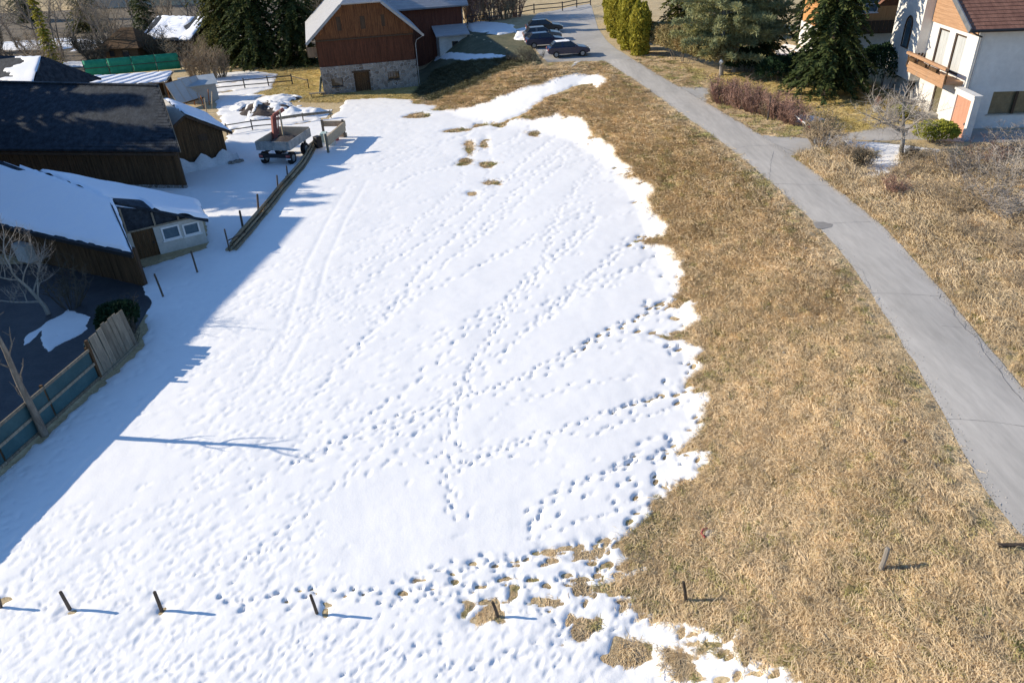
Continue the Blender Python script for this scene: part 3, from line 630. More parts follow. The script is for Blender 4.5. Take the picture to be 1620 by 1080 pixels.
def stone_mat(name):
    m = bpy.data.materials.new(name); m.use_nodes = True; nt = m.node_tree; N = nt.nodes; L = nt.links; b = N['Principled BSDF']; b.inputs['Roughness'].default_value = 0.9
    tc = N.new('ShaderNodeTexCoord'); no = N.new('ShaderNodeTexNoise'); no.inputs['Scale'].default_value = 1.3
    mx = N.new('ShaderNodeVectorMath'); mx.operation = 'ADD'; sc = N.new('ShaderNodeVectorMath'); sc.operation = 'SCALE'; sc.inputs['Scale'].default_value = 0.35
    L.new(tc.outputs['Object'], no.inputs['Vector']); L.new(no.outputs['Color'], sc.inputs[0]); L.new(tc.outputs['Object'], mx.inputs[0]); L.new(sc.outputs[0], mx.inputs[1])
    v = N.new('ShaderNodeTexVoronoi'); v.inputs['Scale'].default_value = 2.6; L.new(mx.outputs[0], v.inputs['Vector'])
    e = N.new('ShaderNodeTexVoronoi'); e.feature = 'DISTANCE_TO_EDGE'; e.inputs['Scale'].default_value = 2.6; L.new(mx.outputs[0], e.inputs['Vector'])
    hs = N.new('ShaderNodeValToRGB'); hs.color_ramp.elements[0].color = (0.13, 0.11, 0.09, 1); hs.color_ramp.elements[1].color = (0.31, 0.28, 0.24, 1)
    sp = N.new('ShaderNodeSeparateColor'); L.new(v.outputs['Color'], sp.inputs[0]); L.new(sp.outputs[0], hs.inputs[0])
    r = N.new('ShaderNodeValToRGB'); r.color_ramp.elements[0].position = 0.03; r.color_ramp.elements[1].position = 0.10; L.new(e.outputs['Distance'], r.inputs[0])
    mc = N.new('ShaderNodeMixRGB'); mc.inputs[1].default_value = (0.37, 0.35, 0.32, 1); L.new(r.outputs[0], mc.inputs[0]); L.new(hs.outputs[0], mc.inputs[2])
    L.new(mc.outputs[0], b.inputs['Base Color']); bp = N.new('ShaderNodeBump'); bp.inputs['Distance'].default_value = 0.05; L.new(r.outputs[0], bp.inputs['Height']); L.new(bp.outputs[0], b.inputs['Normal'])
    return m
M['stone'] = stone_mat('rubble_stone')
M['roofgrey'] = mat('grey_fibre_cement_roof', (0.30, 0.30, 0.31), 0.7, 0.10, 0.8, (0.40, 0.40, 0.40), bump=0.02, bscale=3, stretch=(1, 6, 6))
M['slate'] = mat('dark_slate', (0.012, 0.018, 0.026), 0.8, 0.5, 2.5, (0.040, 0.050, 0.062), bump=0.03, bscale=7, objvar=0.0, spec=0.2)
M['beige'] = mat('beige_sheet', (0.36, 0.33, 0.28), 0.7, 0.12, 1.0, (0.44, 0.41, 0.35))
M['plaster'] = mat('white_render', (0.58, 0.56, 0.52), 0.9, 0.07, 0.5, (0.69, 0.67, 0.625), bump=0.006, bscale=40)
M['oldplaster'] = mat('old_white_render', (0.46, 0.44, 0.40), 0.9, 0.10, 0.9, (0.58, 0.56, 0.52), bump=0.01, bscale=12)
M['dullwhite'] = mat('dull_white_board', (0.42, 0.42, 0.38), 0.8, 0.12, 1.1, (0.52, 0.51, 0.47))
M['redtile'] = mat('red_roof_tiles', (0.17, 0.08, 0.055), 0.8, 0.28, 1.2, (0.25, 0.125, 0.085), bump=0.03, bscale=8, stretch=(3, 1, 1))
M['glass'] = mat('window_glass', (0.02, 0.025, 0.03), 0.06, 0.0, 1.0, spec=0.7)
M['glassblue'] = mat('window_glass_blue', (0.06, 0.10, 0.13), 0.08, 0.2, 1.0, (0.10, 0.15, 0.18), spec=0.7)
M['curtain'] = mat('curtained_pane', (0.40, 0.41, 0.40), 0.3, 0.15, 2.0, (0.55, 0.56, 0.54), stretch=(6, 6, 0.5), spec=0.6)
M['white'] = mat('white_paint', (0.72, 0.72, 0.70), 0.6, 0.05, 2, (0.78, 0.78, 0.76))
M['metal'] = mat('grey_metal', (0.22, 0.23, 0.24), 0.45, 0.1, 2, (0.30, 0.31, 0.32), metal=0.6)
M['blackmetal'] = mat('black_metal', (0.02, 0.02, 0.022), 0.5, 0.1, 2)
M['tealboard'] = mat('dark_teal_board', (0.025, 0.075, 0.085), 0.6, 0.15, 1.3, (0.045, 0.105, 0.115), objvar=0.15)
M['palteal'] = mat('pale_teal_sheet', (0.36, 0.48, 0.45), 0.7, 0.1, 1.5, (0.44, 0.55, 0.52))
M['greennet'] = mat('green_mesh_cloth', (0.015, 0.22, 0.13), 0.8, 0.15, 1.0, (0.03, 0.30, 0.18))
M['redpaint'] = mat('faded_red_paint', (0.30, 0.06, 0.055), 0.7, 0.3, 3, (0.40, 0.14, 0.12))
M['rust'] = mat('rusty_orange', (0.30, 0.10, 0.03), 0.85, 0.3, 3, (0.42, 0.17, 0.06))
M['soil'] = mat('dark_soil', (0.05, 0.042, 0.038), 0.95, 0.3, 3, (0.09, 0.07, 0.06), bump=0.05, bscale=5)
M['rubber'] = mat('tyre_rubber', (0.015, 0.015, 0.016), 0.85)
M['tarp'] = mat('white_tarp', (0.55, 0.56, 0.56), 0.7, 0.12, 1.4, (0.66, 0.66, 0.66), bump=0.05, bscale=2.5)
M['bronze'] = mat('bronze_window', (0.10, 0.09, 0.055), 0.25, 0.15, 1.5, (0.16, 0.14, 0.085), spec=0.6)

def wall(mb, u0, u1, z0, z1, ops=(), th=0.3, y=0.0, side=1):
    """wall in the local x-z plane at y, thickness towards side*y, with real openings (u0,u1,z0,z1)"""
    us = sorted({u0, u1, *[o[0] for o in ops], *[o[1] for o in ops]}); zs = sorted({z0, z1, *[o[2] for o in ops], *[o[3] for o in ops]})
    ya, yb = (y, y + th * side)
    def inside(u, z): return any(o[0] < u < o[1] and o[2] < z < o[3] for o in ops)
    for i in range(len(us) - 1):
        for k in range(len(zs) - 1):
            if inside((us[i] + us[i + 1]) / 2, (zs[k] + zs[k + 1]) / 2): continue
            a, b, c, d = us[i], us[i + 1], zs[k], zs[k + 1]
            mb.add([(a, ya, c), (b, ya, c), (b, ya, d), (a, ya, d)], [(0, 1, 2, 3)]); mb.add([(a, yb, c), (b, yb, c), (b, yb, d), (a, yb, d)], [(3, 2, 1, 0)])
    for (a, b, c, d) in list(ops) + [(u0, u1, z0, z1)]:
        mb.add([(a, ya, c), (a, yb, c), (a, yb, d), (a, ya, d)], [(0, 1, 2, 3)]); mb.add([(b, ya, c), (b, yb, c), (b, yb, d), (b, ya, d)], [(3, 2, 1, 0)])
        mb.add([(a, ya, c), (b, ya, c), (b, yb, c), (a, yb, c)], [(0, 1, 2, 3)]); mb.add([(a, ya, d), (b, ya, d), (b, yb, d), (a, yb, d)], [(3, 2, 1, 0)])
    return mb
def boards(name, parent, mt, u0, u1, zb, zt, w, y, out=-1, ops=(), d=0.03, seed=1, gap=0.012):
    """vertical cladding boards of uneven depth on the plane y, joined as one cladding part"""
    r = random.Random(seed); mb = MB(); u = u0
    while u < u1 - 0.02:
        ww = min(w * r.uniform(0.8, 1.25), u1 - u); um = u + ww / 2
        b = zb(um) if callable(zb) else zb; t = zt(um) if callable(zt) else zt
        segs = [(b + r.uniform(-0.03, 0.03), t)]
        for o in ops:
            if o[0] - ww * 0.3 < um < o[1] + ww * 0.3:
                ns = []
                for s_ in segs:
                    if s_[0] < o[2]: ns.append((s_[0], min(s_[1], o[2])))
                    if s_[1] > o[3]: ns.append((max(s_[0], o[3]), s_[1]))
                segs = ns
        dd = d * r.uniform(0.6, 1.6)
        for s_ in segs:
            if s_[1] - s_[0] > 0.03: mb.box(u + gap / 2, u + ww - gap / 2, min(y, y + out * dd), max(y, y + out * dd), s_[0], s_[1])
        u += ww
    o = mb.build(name, mt, parent); o['kind'] = 'stuff'; return o
def window(parent, u0, u1, z0, z1, y, frame=M['darkwood'], glass=M['glass'], bar=0.07, depth=0.12, mull=0, cross=0, out=-1, sill=True, name='window'):
    mb = MB(); ya = y - out * depth; yb = ya + out * 0.06; a, b = min(ya, yb), max(ya, yb)
    mb.box(u0, u1, a, b, z0, z0 + bar); mb.box(u0, u1, a, b, z1 - bar, z1); mb.box(u0, u0 + bar, a, b, z0 + bar, z1 - bar); mb.box(u1 - bar, u1, a, b, z0 + bar, z1 - bar)
    for k in range(mull):
        c = u0 + (u1 - u0) * (k + 1) / (mull + 1); mb.box(c - bar * .35, c + bar * .35, a + 0.004, b - 0.004, z0 + bar, z1 - bar)
    for k in range(cross):
        c = z0 + (z1 - z0) * (k + 1) / (cross + 1); mb.box(u0 + bar, u1 - bar, a + 0.008, b - 0.008, c - bar * .3, c + bar * .3)
    w = mb.build(name, frame, parent)
    p = MB(); yc = ya - out * 0.012; p.box(u0 + 0.01, u1 - 0.01, min(yc, yc - out * 0.01), max(yc, yc - out * 0.01), z0 + 0.01, z1 - 0.01); p.build('pane', glass, w)
    if sill:
        s_ = MB(); s_.box(u0 - 0.06, u1 + 0.06, min(y, y + out * 0.08), max(y, y + out * 0.08), z0 - 0.06, z0 - 0.005); s_.build('sill', frame, w)
    return w
def slab(mb, quad, th):
    """roof slab: quad of top points extruded down by th along its normal"""
    q = [Vector(p) for p in quad]; n = (q[1] - q[0]).cross(q[2] - q[0])
    if n.length < 1e-9: n = (q[2] - q[0]).cross(q[3] - q[0])
    n.normalize()
    if n.z < 0: n = -n
    return mb.prism(q, -n * th)

# ---- tall wooden barn on a stone base
bR = empty('tall_barn', (-18.35, 79.2, 0.0), math.radians(12.5))
tag(bR, 'tall orange brown wooden barn on rubble stone base, grey roof', 'barn')
W, D = 9.9, 15.0; ZS, ZM, ZE = 2.75, 5.3, 5.25
ops = [(0.95, 2.1, 0.75, 1.6), (3.3, 4.9, -0.2, 1.95), (6.8, 8.0, 0.95, 1.75)]
mb = MB(); wall(mb, 0, W, -0.8, ZS, ops, 0.55); mb.build('stone_wall', M['stone'], bR)
mb = MB(); mb.box(0, 0.5, 0.56, D, -0.8, ZS); mb.box(W - 0.5, W, 0.56, D, -0.8, ZS); mb.box(0.5, W - 0.5, D - 0.5, D, -0.8, ZS); mb.build('side_wall', M['oldplaster'], bR)
mb = MB(); wall(mb, 0.1, W - 0.1, ZS, 5.2, (), 0.2, 0.12); mb.box(0.1, 0.3, 0.33, D, ZS, 5.2); mb.box(W - 0.3, W - 0.1, 0.33, D, ZS, 5.2); mb.build('timber_wall', M['darkwood'], bR)
boards('lower_cladding', bR, M['barnred'], 0.08, W - 0.08, ZS - 0.1, ZM, 0.22, 0.115, seed=3)
sl = (10.35 - ZE) / (W / 2 + 0.95)
def gz(u): return min(8.55, 10.35 - sl * abs(u - W / 2) - 0.22)
sl_ops = [(2.3, 2.62, 6.1, 7.4), (4.75, 5.05, 6.1, 7.3), (6.9, 7.2, 6.2, 7.3)]
mb = MB(); mb.prism([(0.1, 0.05, 5.2), (W - 0.1, 0.05, 5.2), (W - 0.1, 0.05, 5.5), (W - 1.9, 0.05, 7.3), (6.75, 0.05, 8.3), (3.15, 0.05, 8.3), (1.9, 0.05, 7.3), (0.1, 0.05, 5.5)], (0, 0.2, 0)); mb.build('gable_backing', M['darkwood'], bR)
boards('gable_cladding', bR, M['barnorange'], 0.02, W - 0.02, ZM - 0.02, gz, 0.2, 0.04, ops=sl_ops, d=0.04, seed=5)
mb = MB(); mb.box(0, W, -0.10, -0.02, ZM - 0.09, ZM + 0.03); mb.build('ledge', M['darkwood'], bR)
mb = MB(); mb.box(-0.02, 0.1, 0.3, D, ZS, 5.15); mb.build('side_cladding', M['barnorange'], bR)
mb = MB(); fo = -0.75; xl, xr = -0.95, W + 0.95; rx = W / 2; zc = 8.6; xc = (10.35 - zc) / sl; hb = 2.0
for sgn, xe in ((-1, xl), (1, xr)):
    slab(mb, [(xe, fo, ZE), (rx + sgn * xc, fo, zc), (rx, fo + hb, 10.35), (rx, D + 0.6, 10.35), (xe, D + 0.6, ZE)], 0.16)
mb.build('roof', M['roofgrey'], bR)
mb = MB(); slab(mb, [(rx - xc, fo, zc), (rx + xc, fo, zc), (rx, fo + hb, 10.35), (rx, fo + hb, 10.35)], 0.14); mb.build('half_hip', M['roofgrey'], bR)
for sgn, xe in ((-1, xl), (1, xr)): MB().beam((xe, fo - 0.03, ZE - 0.1), (rx + sgn * xc, fo - 0.03, zc - 0.1), 0.06, 0.24).build('barge_board', M['metal'], bR)
d_ = MB()
for k in range(7): d_.box(3.32 + k * 0.222, 3.32 + k * 0.222 + 0.212, 0.28 + 0.01 * (k % 2), 0.34, -0.2, 1.93)
dd = d_.build('door', M['oldwood'], bR); MB().box(4.6, 4.75, 0.24, 0.28, 0.9, 1.0).build('handle', M['blackmetal'], dd)
MB().box(3.15, 5.05, -0.04, 0.2, 1.96, 2.15).build('lintel', M['darkwood'], bR)
window(bR, 0.95, 2.1, 0.75, 1.6, 0.0, depth=0.3, mull=0, bar=0.06); window(bR, 6.8, 8.0, 0.95, 1.75, 0.0, depth=0.25, mull=3, bar=0.06)
mb = MB(); mb.box(-1.0, -0.05, 3.0, 6.0, 3.3, 3.42); mb.build('balcony_floor', M['greywood'], bR)
for k in range(9): MB().box(-1.02, -0.98, 3.0 + k * 0.335, 3.0 + k * 0.335 + 0.3, 3.42, 4.3).build('balcony_board', M['barnorange'], bR)
mb = MB(); mb.box(-1.05, -0.03, 3.0, 3.06, 3.43, 4.3); mb.box(-1.06, -0.96, 2.98, 6.02, 4.31, 4.38); mb.build('balcony_rail', M['greywood'], bR)
mb = MB(); mb.tube([(W + 0.95, -0.7, 5.12), (W + 0.95, D, 5.12)], 0.07, 6).tube([(W + 0.9, -0.6, 5.1), (W + 0.25, -0.25, 4.7), (W + 0.12, -0.12, 4.3), (W + 0.12, -0.12, 0.3)], 0.045, 6); mb.build('gutter', M['metal'], bR)
t_ = MB(); t_.obox((-0.55, 0.2, 0.1), (0.25, 1.2, 0), (0.42, -0.05, 1.75), (0.03, 0, 0)); o = t_.build('leaning_sheet', M['palteal']); o.matrix_world = bR.matrix_basis; tag(o, 'pale teal sheet leaning on the left wall of the tall barn', 'sheet')
bench = empty('bench', (-19.6, 78.4, 0), math.radians(12)); tag(bench, 'low grey wooden bench at the left corner of the tall barn', 'bench')
MB().box(-0.1, 1.5, -0.2, 0.25, 0.38, 0.44).build('seat', M['greywood'], bench)
for xx in (0.05, 1.25): MB().box(xx, xx + 0.08, -0.15, 0.2, 0, 0.375).build('leg', M['greywood'], bench)

# ---- long dark annex behind it with a white lean-to
aR = empty('annex', (-13.6, 91.3, 0.0), math.radians(14)); tag(aR, 'long dark red boarded annex behind the tall barn, grey roof', 'building')
MB().box(0, 9.9, 0.1, 8, -0.5, 6.55).build('wall', M['darkwood'], aR)
boards('cladding', aR, M['barndark'], 0, 9.9, 0.0, 6.5, 0.24, 0.09, seed=11)
mb = MB(); slab(mb, [(-0.6, -0.7, 6.45), (10.5, -0.7, 6.45), (10.5, 4.3, 10.7), (-0.6, 4.3, 10.7)], 0.15); slab(mb, [(10.5, 9.3, 6.45), (-0.6, 9.3, 6.45), (-0.6, 4.3, 10.7), (10.5, 4.3, 10.7)], 0.15); mb.build('roof', M['roofgrey'], aR)
mb = MB(); mb.prism([(9.88, 0.1, 6.5), (9.88, 8, 6.5), (9.88, 4.3, 10.4)], (-0.2, 0, 0)); mb.build('gable', M['barndark'], aR)
mb = MB(); mb.tube([(-0.6, -0.78, 6.35), (10.5, -0.78, 6.35)], 0.07, 6).tube([(9.8, -0.6, 6.3), (9.85, -0.05, 5.9), (9.85, -0.05, 1.0)], 0.045, 6); mb.build('gutter', M['metal'], aR)
mb = MB(); wall(mb, 6.5, 9.85, 0, 3.6, [(8.0, 8.75, 1.95, 2.8)], 0.3, -2.0); mb.box(6.5, 6.8, -1.69, 0.02, 0, 3.6); mb.box(9.55, 9.85, -1.69, 0.02, 0, 3.6); mb.build('lean_to_wall', M['oldplaster'], aR)
mb = MB(); slab(mb, [(6.1, -2.5, 3.55), (10.1, -2.5, 3.55), (10.1, 0.06, 4.35), (6.1, 0.06, 4.35)], 0.14); mb.build('lean_to_roof', M['roofgrey'], aR)
window(aR, 8.0, 8.75, 1.95, 2.8, -2.0, frame=M['oldwood'], mull=1, depth=0.1)

# ---- big farm barn with the dark slate roof (an irregular plan, as surveyed)
E0, R0 = np.array([-22.2, 50.4, 3.0]), np.array([-24.84, 55.81, 6.25]); E1, R1 = np.array([-42.0, 53.9, 3.0]), np.array([-44.0, 61.6, 6.25])
K0, K1 = np.array([-27.5, 61.2, 3.0]), np.array([-46.0, 68.5, 3.0])
fb = empty('slate_barn', (-22.2, 50.4, 0)); tag(fb, 'large old wooden barn with dark snowless slate roof facing the camera', 'barn')
_ol = np.array([-22.2, 50.4, 0])
mb = MB(); slab(mb, [E0 - _ol, E1 - _ol, R1 - _ol, R0 - _ol], 0.16); slab(mb, [R0 - _ol, R1 - _ol, K1 - _ol, K0 - _ol], 0.16); mb.build('roof', M['slate'], fb)
# slate courses: rows of small uneven slates laid over the front slope
rr = random.Random(5); mb = MB(); eu = (E1 - E0); ru = (R1 - R0); nrow = 22; nsl = 66
nrm = Vector(np.cross(E1 - E0, R0 - E0)); nrm = nrm if nrm.z > 0 else -nrm; nrm.normalize()
for r_ in range(nrow):
    t0, t1 = r_ / nrow, (r_ + 1.25) / nrow; t1 = min(t1, 1)
    for c_ in range(nsl):
        s0 = (c_ + 0.5 * (r_ % 2)) / nsl * 0.985; s1 = s0 + 0.985 / nsl * rr.uniform(0.93, 1.0)
        def pt(s_, t_): return Vector(((E0 + eu * s_) * (1 - t_) + (R0 + ru * s_) * t_) - _ol)
        j = rr.uniform(0, 0.012); a, b, c, d = pt(s0, t0), pt(s1, t0), pt(s1, t1), pt(s0, t1)
        lo, hi = nrm * (0.035 + j), nrm * (0.008 + j * 0.5)
        mb.add([a + lo, b + lo, c + hi, d + hi, a, b], [(0, 1, 2, 3), (4, 5, 1, 0)])
so = mb.build('slate_courses', M['slate'], fb); so['kind'] = 'stuff'
mb = MB(); mb.beam(tuple(R0 - _ol + np.array([0, 0, 0.05])), tuple(R1 - _ol + np.array([0, 0, 0.05])), 0.3, 0.1); mb.build('ridge_cap', M['slate'], fb)
wl0 = np.array([-22.75, 51.1]); wl1 = np.array([-41.5, 54.4]); wd = (wl1 - wl0) / np.linalg.norm(wl1 - wl0); ang = math.atan2(-wd[1], -wd[0])
def place_local(o, x, y, z, rz): o.location = (x, y, z); o.rotation_euler = (0, 0, rz); return o
mb = MB(); mb.box(-19.0, 0, 0.02, 0.2, -0.3, 3.05); o = place_local(mb.build('wall', M['darkwood'], fb), wl0[0] + 22.2, wl0[1] - 50.4, 0, ang)
o = boards('cladding', fb, M['oldwood'], -19.0, 0.0, lambda u: 0.25 + 0.1 * math.sin(u * 2.1), 2.98, 0.27, 0.0, seed=21, d=0.04); place_local(o, wl0[0] + 22.2, wl0[1] - 50.4, 0, ang)
mb = MB(); mb.box(-19.0, 0.1, -0.12, 0.015, -0.2, 0.32); place_local(mb.build('plinth', M['stone'], fb), wl0[0] + 22.2, wl0[1] - 50.4, 0, ang)
mb = MB(); mb.box(-19.3, 0.3, -0.62, -0.5, 2.62, 2.78); place_local(mb.build('eave_beam', M['darkwood'], fb), wl0[0] + 22.2, wl0[1] - 50.4, 0, ang)
mb = MB(); g0 = Vector((wl0[0] + 22.2, wl0[1] - 50.4, 0)); g1 = Vector((K0[0] + 22.2 - 0.3, K0[1] - 50.4 - 0.3, 0)); gm = Vector(R0 - _ol)
mb.prism([g0 + Vector((0, 0, -0.3)), g1 + Vector((0, 0, -0.3)), g1 + Vector((0, 0, 2.8)), Vector((gm.x - 0.25, gm.y + 0.1, 5.95)), g0 + Vector((0, 0, 2.9))], (-0.2, -0.12, 0)); mb.build('gable_wall', M['oldwood'], fb)
mb = MB(); mb.beam(tuple(E0 - _ol + np.array([0.06, 0, -0.08])), tuple(R0 - _ol + np.array([0.06, 0, -0.08])), 0.06, 0.22); mb.build('barge_board', M['greywood'], fb)

# ---- side wing with a gable and snow on its roof
A_ = np.array([-23.6, 55.9]); wg = empty('wing_shed', (A_[0], A_[1], 0), math.atan2(0.54, 0.84)); tag(wg, 'small brown gabled wing with snowy roof beside the slate barn', 'shed')
HA, HE = 4.15, 2.35
mb = MB(); mb.prism([(-2.5, 0.0, 0), (2.45, 0.0, 0), (2.45, 0.0, HE + 0.2), (0, 0.0, HA - 0.2), (-2.5, 0, HE + 0.2)], (0, 0.15, 0)); mb.box(2.3, 2.45, 0.16, 6.5, 0, HE + 0.15); mb.build('wall', M['darkwood'], wg)
boards('cladding', wg, M['oldwood'], -1.4, 2.45, lambda u: 0.9, lambda u: HA - 0.25 - 0.62 * abs(u), 0.2, -0.01, seed=31)
mb = MB(); slab(mb, [(0, -0.5, HA), (3.05, -0.5, HE - 0.05), (3.05, 7, HE - 0.05), (0, 7, HA)], 0.12); slab(mb, [(0, 7, HA), (-2.6, 7, 2.6), (-2.6, -0.5, 2.6), (0, -0.5, HA)], 0.12); ro = mb.build('roof', M['beige'], wg)
def snow_quad(name, parent, quad, mt, th=0.12, n=26, seed=0, cut=None, ragged=0.12):
    """thick uneven snow lying on a roof plane; cut(s,t) < 0 leaves the roof bare"""
    q = [Vector(p) for p in quad]; nr = (q[1] - q[0]).cross(q[3] - q[0]); nr = nr if nr.z > 0 else -nr; nr.normalize()
    m_ = max(4, int(n * (q[3] - q[0]).length / (q[1] - q[0]).length)); V = []; keep = []
    S, Tt = np.meshgrid(np.linspace(0, 1, n), np.linspace(0, 1, m_))
    P = (np.array(q[0])[None, None] * ((1 - S) * (1 - Tt))[..., None] + np.array(q[1]) * (S * (1 - Tt))[..., None] + np.array(q[2]) * (S * Tt)[..., None] + np.array(q[3]) * ((1 - S) * Tt)[..., None])
    Lu, Lv = (q[1] - q[0]).length, (q[3] - q[0]).length
    ed = np.minimum(np.minimum(S, 1 - S) * Lu, np.minimum(Tt, 1 - Tt) * Lv) + ragged * vnoise(P[..., 0], P[..., 1], 0.5, seed)
    if cut is not None: ed = np.minimum(ed, cut(S, Tt, P))
    h = np.where(ed > 0, th * (1 - np.exp(-ed / 0.12)) + 0.03 * vnoise(P[..., 0], P[..., 1], 1.1, seed + 3), -0.05)
    P = P + np.array(nr) * h[..., None]
    f = grid_faces(n, m_); k = (ed.ravel() > -0.05)[f].any(axis=1); f = f[k]
    us = np.unique(f); mp = np.full(n * m_, -1, np.int32); mp[us] = np.arange(len(us))
    return link(name, npmesh(name, P.reshape(-1, 3)[us], mp[f]), mt, parent, True)
snow_quad('roof_snow', wg, [(0.1, -0.42, HA + 0.0), (3.1, -0.42, HE - 0.03), (3.1, 7, HE - 0.03), (0.1, 7, HA)], M['roofsnow'], 0.14, 40, 3)
for e_ in ((3.05, -0.53, HE - 0.1), (-2.6, -0.53, 2.5)): MB().beam((0, -0.53, HA - 0.06), e_, 0.05, 0.18).build('barge_board', M['darkwood'], wg)
MB().box(0.6, 1.25, -0.08, -0.03, 2.0, 2.5).build('hatch', M['darkwood'], wg)
tp = []; rr = random.Random(9)
for i in range(15):
    for k in range(5):
        u = -1.5 + 4.6 * i / 14; y = -0.25 - 0.55 * (1 - k / 4) - 0.12 * rr.random(); tp.append((u, y, 0.02 + 1.1 * k / 4 * (0.75 + 0.25 * math.sin(i * 1.3)) + 0.05 * rr.random()))
me = npmesh('tarp', np.array([(p[0], p[1], p[2]) for p in tp]), np.array([(i * 5 + k, (i + 1) * 5 + k, (i + 1) * 5 + k + 1, i * 5 + k + 1) for i in range(14) for k in range(4)]))
o = link('tarp', me, M['tarp'], smooth=True); o.location = wg.location; o.rotation_euler = wg.rotation_euler; tag(o, 'crumpled white tarp draped along the foot of the gabled wing', 'tarp')
for k in range(5):
    p = wg.matrix_basis @ Vector((2.3 + 0.2 * k, -0.9 - 0.15 * (k % 2), 0)); s_ = MB(); s_.cbox((0, 0, 0.13), (0.35 + 0.1 * (k % 3), 0.3, 0.26), k * 0.7); so = s_.build('stone', M['stone'], bevel=0.06); so.location = (p.x, p.y, 0.05)
    tag(so, ['rough grey stone nearest the white tarp end', 'second rough stone right of the white tarp', 'third rough stone right of the white tarp', 'fourth rough stone right of the white tarp', 'rough grey stone farthest right of the white tarp'][k], 'stone', 'stones at the corner of the wing')

# ---- low shed with a big snow covered roof and a cabin end with door and two windows
def P3(px, py, z): p = at(px, py, z); return np.array([p[0], p[1], z])
ls = empty('low_shed', (-21.2, 38.9, 0)); _ls = np.array([-21.2, 38.9, 0]); tag(ls, 'low shed with broad snowy roof, door and two windows at its end', 'shed')
p1, p4, p2 = P3(209, 402, 2.15), P3(0, 356, 2.3), P3(172, 318, 3.6)
nn = np.cross(p4 - p1, p2 - p1); 
def on_plane(px, py):
    d = P3(px, py, 0) - np.array([0, 0, CAM_H]); c0 = np.array([0, 0, CAM_H]); t = nn @ (p1 - c0) / (nn @ d); return c0 + t * d
p3 = on_plane(0, 254); dl = (p4 - p1); p4x = p4 + dl * 0.9; p3x = p3 + (p3 - p2) * 0.75
mb = MB(); slab(mb, [p1 - _ls, p4x - _ls, p3x - _ls, p2 - _ls], 0.18); mb.build('main_roof', M['slate'], ls)
def _cut(S, Tt, P): return np.where((Tt > 0.5) & (S > 0.3), (1.02 + 0.08 * vnoise(P[..., 0], P[..., 1], 1.4, 5) - Tt * np.clip(0.62 + S, 0.9, 1.35)) * 4, 1.0)
snow_quad('roof_snow', ls, [p1 - _ls + np.array([0.05, 0.05, 0.02]), p4x - _ls + np.array([0, 0.05, 0.02]), p3x - _ls + np.array([0.1, 0.25, 0.05]), p2 - _ls + np.array([0.1, 0.3, 0.05])], M['roofsnow'], 0.15, 90, 7, _cut)
mb = MB(); mb.beam(tuple(p1 - _ls + np.array([0.05, -0.02, -0.05])), tuple(p2 - _ls + np.array([0.05, 0, -0.05])), 0.07, 0.24); mb.beam(tuple(p1 - _ls + np.array([0, -0.05, -0.1])), tuple(p4x - _ls + np.array([0, -0.05, -0.1])), 0.06, 0.2); mb.build('fascia', M['blackmetal'], ls)
q2, q3, q4 = P3(330, 348, 1.75), P3(314, 319, 1.9), P3(60, 270, 4.05)
mb = MB(); slab(mb, [p2 - _ls, q2 - _ls, q3 - _ls, q4 - _ls], 0.14); mb.build('end_roof', M['slate'], ls)
snow_quad('end_roof_snow', ls, [p2 - _ls + np.array([0, 0.1, 0.03]), q2 - _ls + np.array([0, 0, 0.03]), q3 - _ls + np.array([0, 0, 0.03]), q4 - _ls + np.array([0, 0, 0.03])], M['roofsnow'], 0.22, 44, 9,
          lambda S, Tt, P: np.where(S < 0.42, (Tt - 0.10 - 0.35 * S) * 3, 1.0))
# walls: the end wall looks to the right and front; windows and door stand in real openings
ew = math.atan2(0.549, 0.836)
def end_top(u): return 3.45 - (u + 0.5) * 0.40
ops = [(0.05, 1.25, -0.2, 1.72), (1.62, 2.62, 0.75, 1.55), (2.78, 3.72, 0.72, 1.45)]
mb = MB(); wall(mb, -0.15, 3.95, -0.3, 1.75, ops, 0.22, 0.0); o = place_local(mb.build('end_wall', M['dullwhite'], ls), 0, 0, 0, ew)
mb = MB(); mb.prism([(-0.5, 0.03, 1.75), (3.95, 0.03, 1.75), (3.95, 0.03, end_top(3.95) - 0.05), (-0.5, 0.03, end_top(-0.5) - 0.05)], (0, 0.1, 0)); place_local(mb.build('gable_panel', M['slate'], ls), 0, 0, 0, ew)
mb = MB()
for u in (-0.1, 1.42, 2.7, 3.9): mb.box(u - 0.05, u + 0.05, -0.05, 0.02, 1.76, end_top(u) - 0.12)
mb.box(-0.2, 4.0, -0.06, 0.018, 1.70, 1.79); place_local(mb.build('gable_post', M['greywood'], ls), 0, 0, 0, ew)
for o_ in ops[1:]:
    w_ = window(ls, *o_, 0.0, frame=M['white'], glass=M['glassblue'], bar=0.09, depth=0.02); place_local(w_, 0, 0, 0, ew)
d_ = MB()
for k in range(6): d_.box(0.08 + k * 0.195, 0.08 + k * 0.195 + 0.185, 0.08, 0.13 + 0.008 * (k % 2), -0.2, 1.7)
dd = place_local(d_.build('door', M['oldwood'], ls), 0, 0, 0, ew); MB().box(1.05, 1.15, 0.03, 0.08, 0.75, 0.85).build('handle', M['blackmetal'], dd)
mb = MB(); mb.box(3.73, 3.95, 0.23, 4.5, -0.3, 1.55); place_local(mb.build('side_wall', M['dullwhite'], ls), 0, 0, 0, ew)
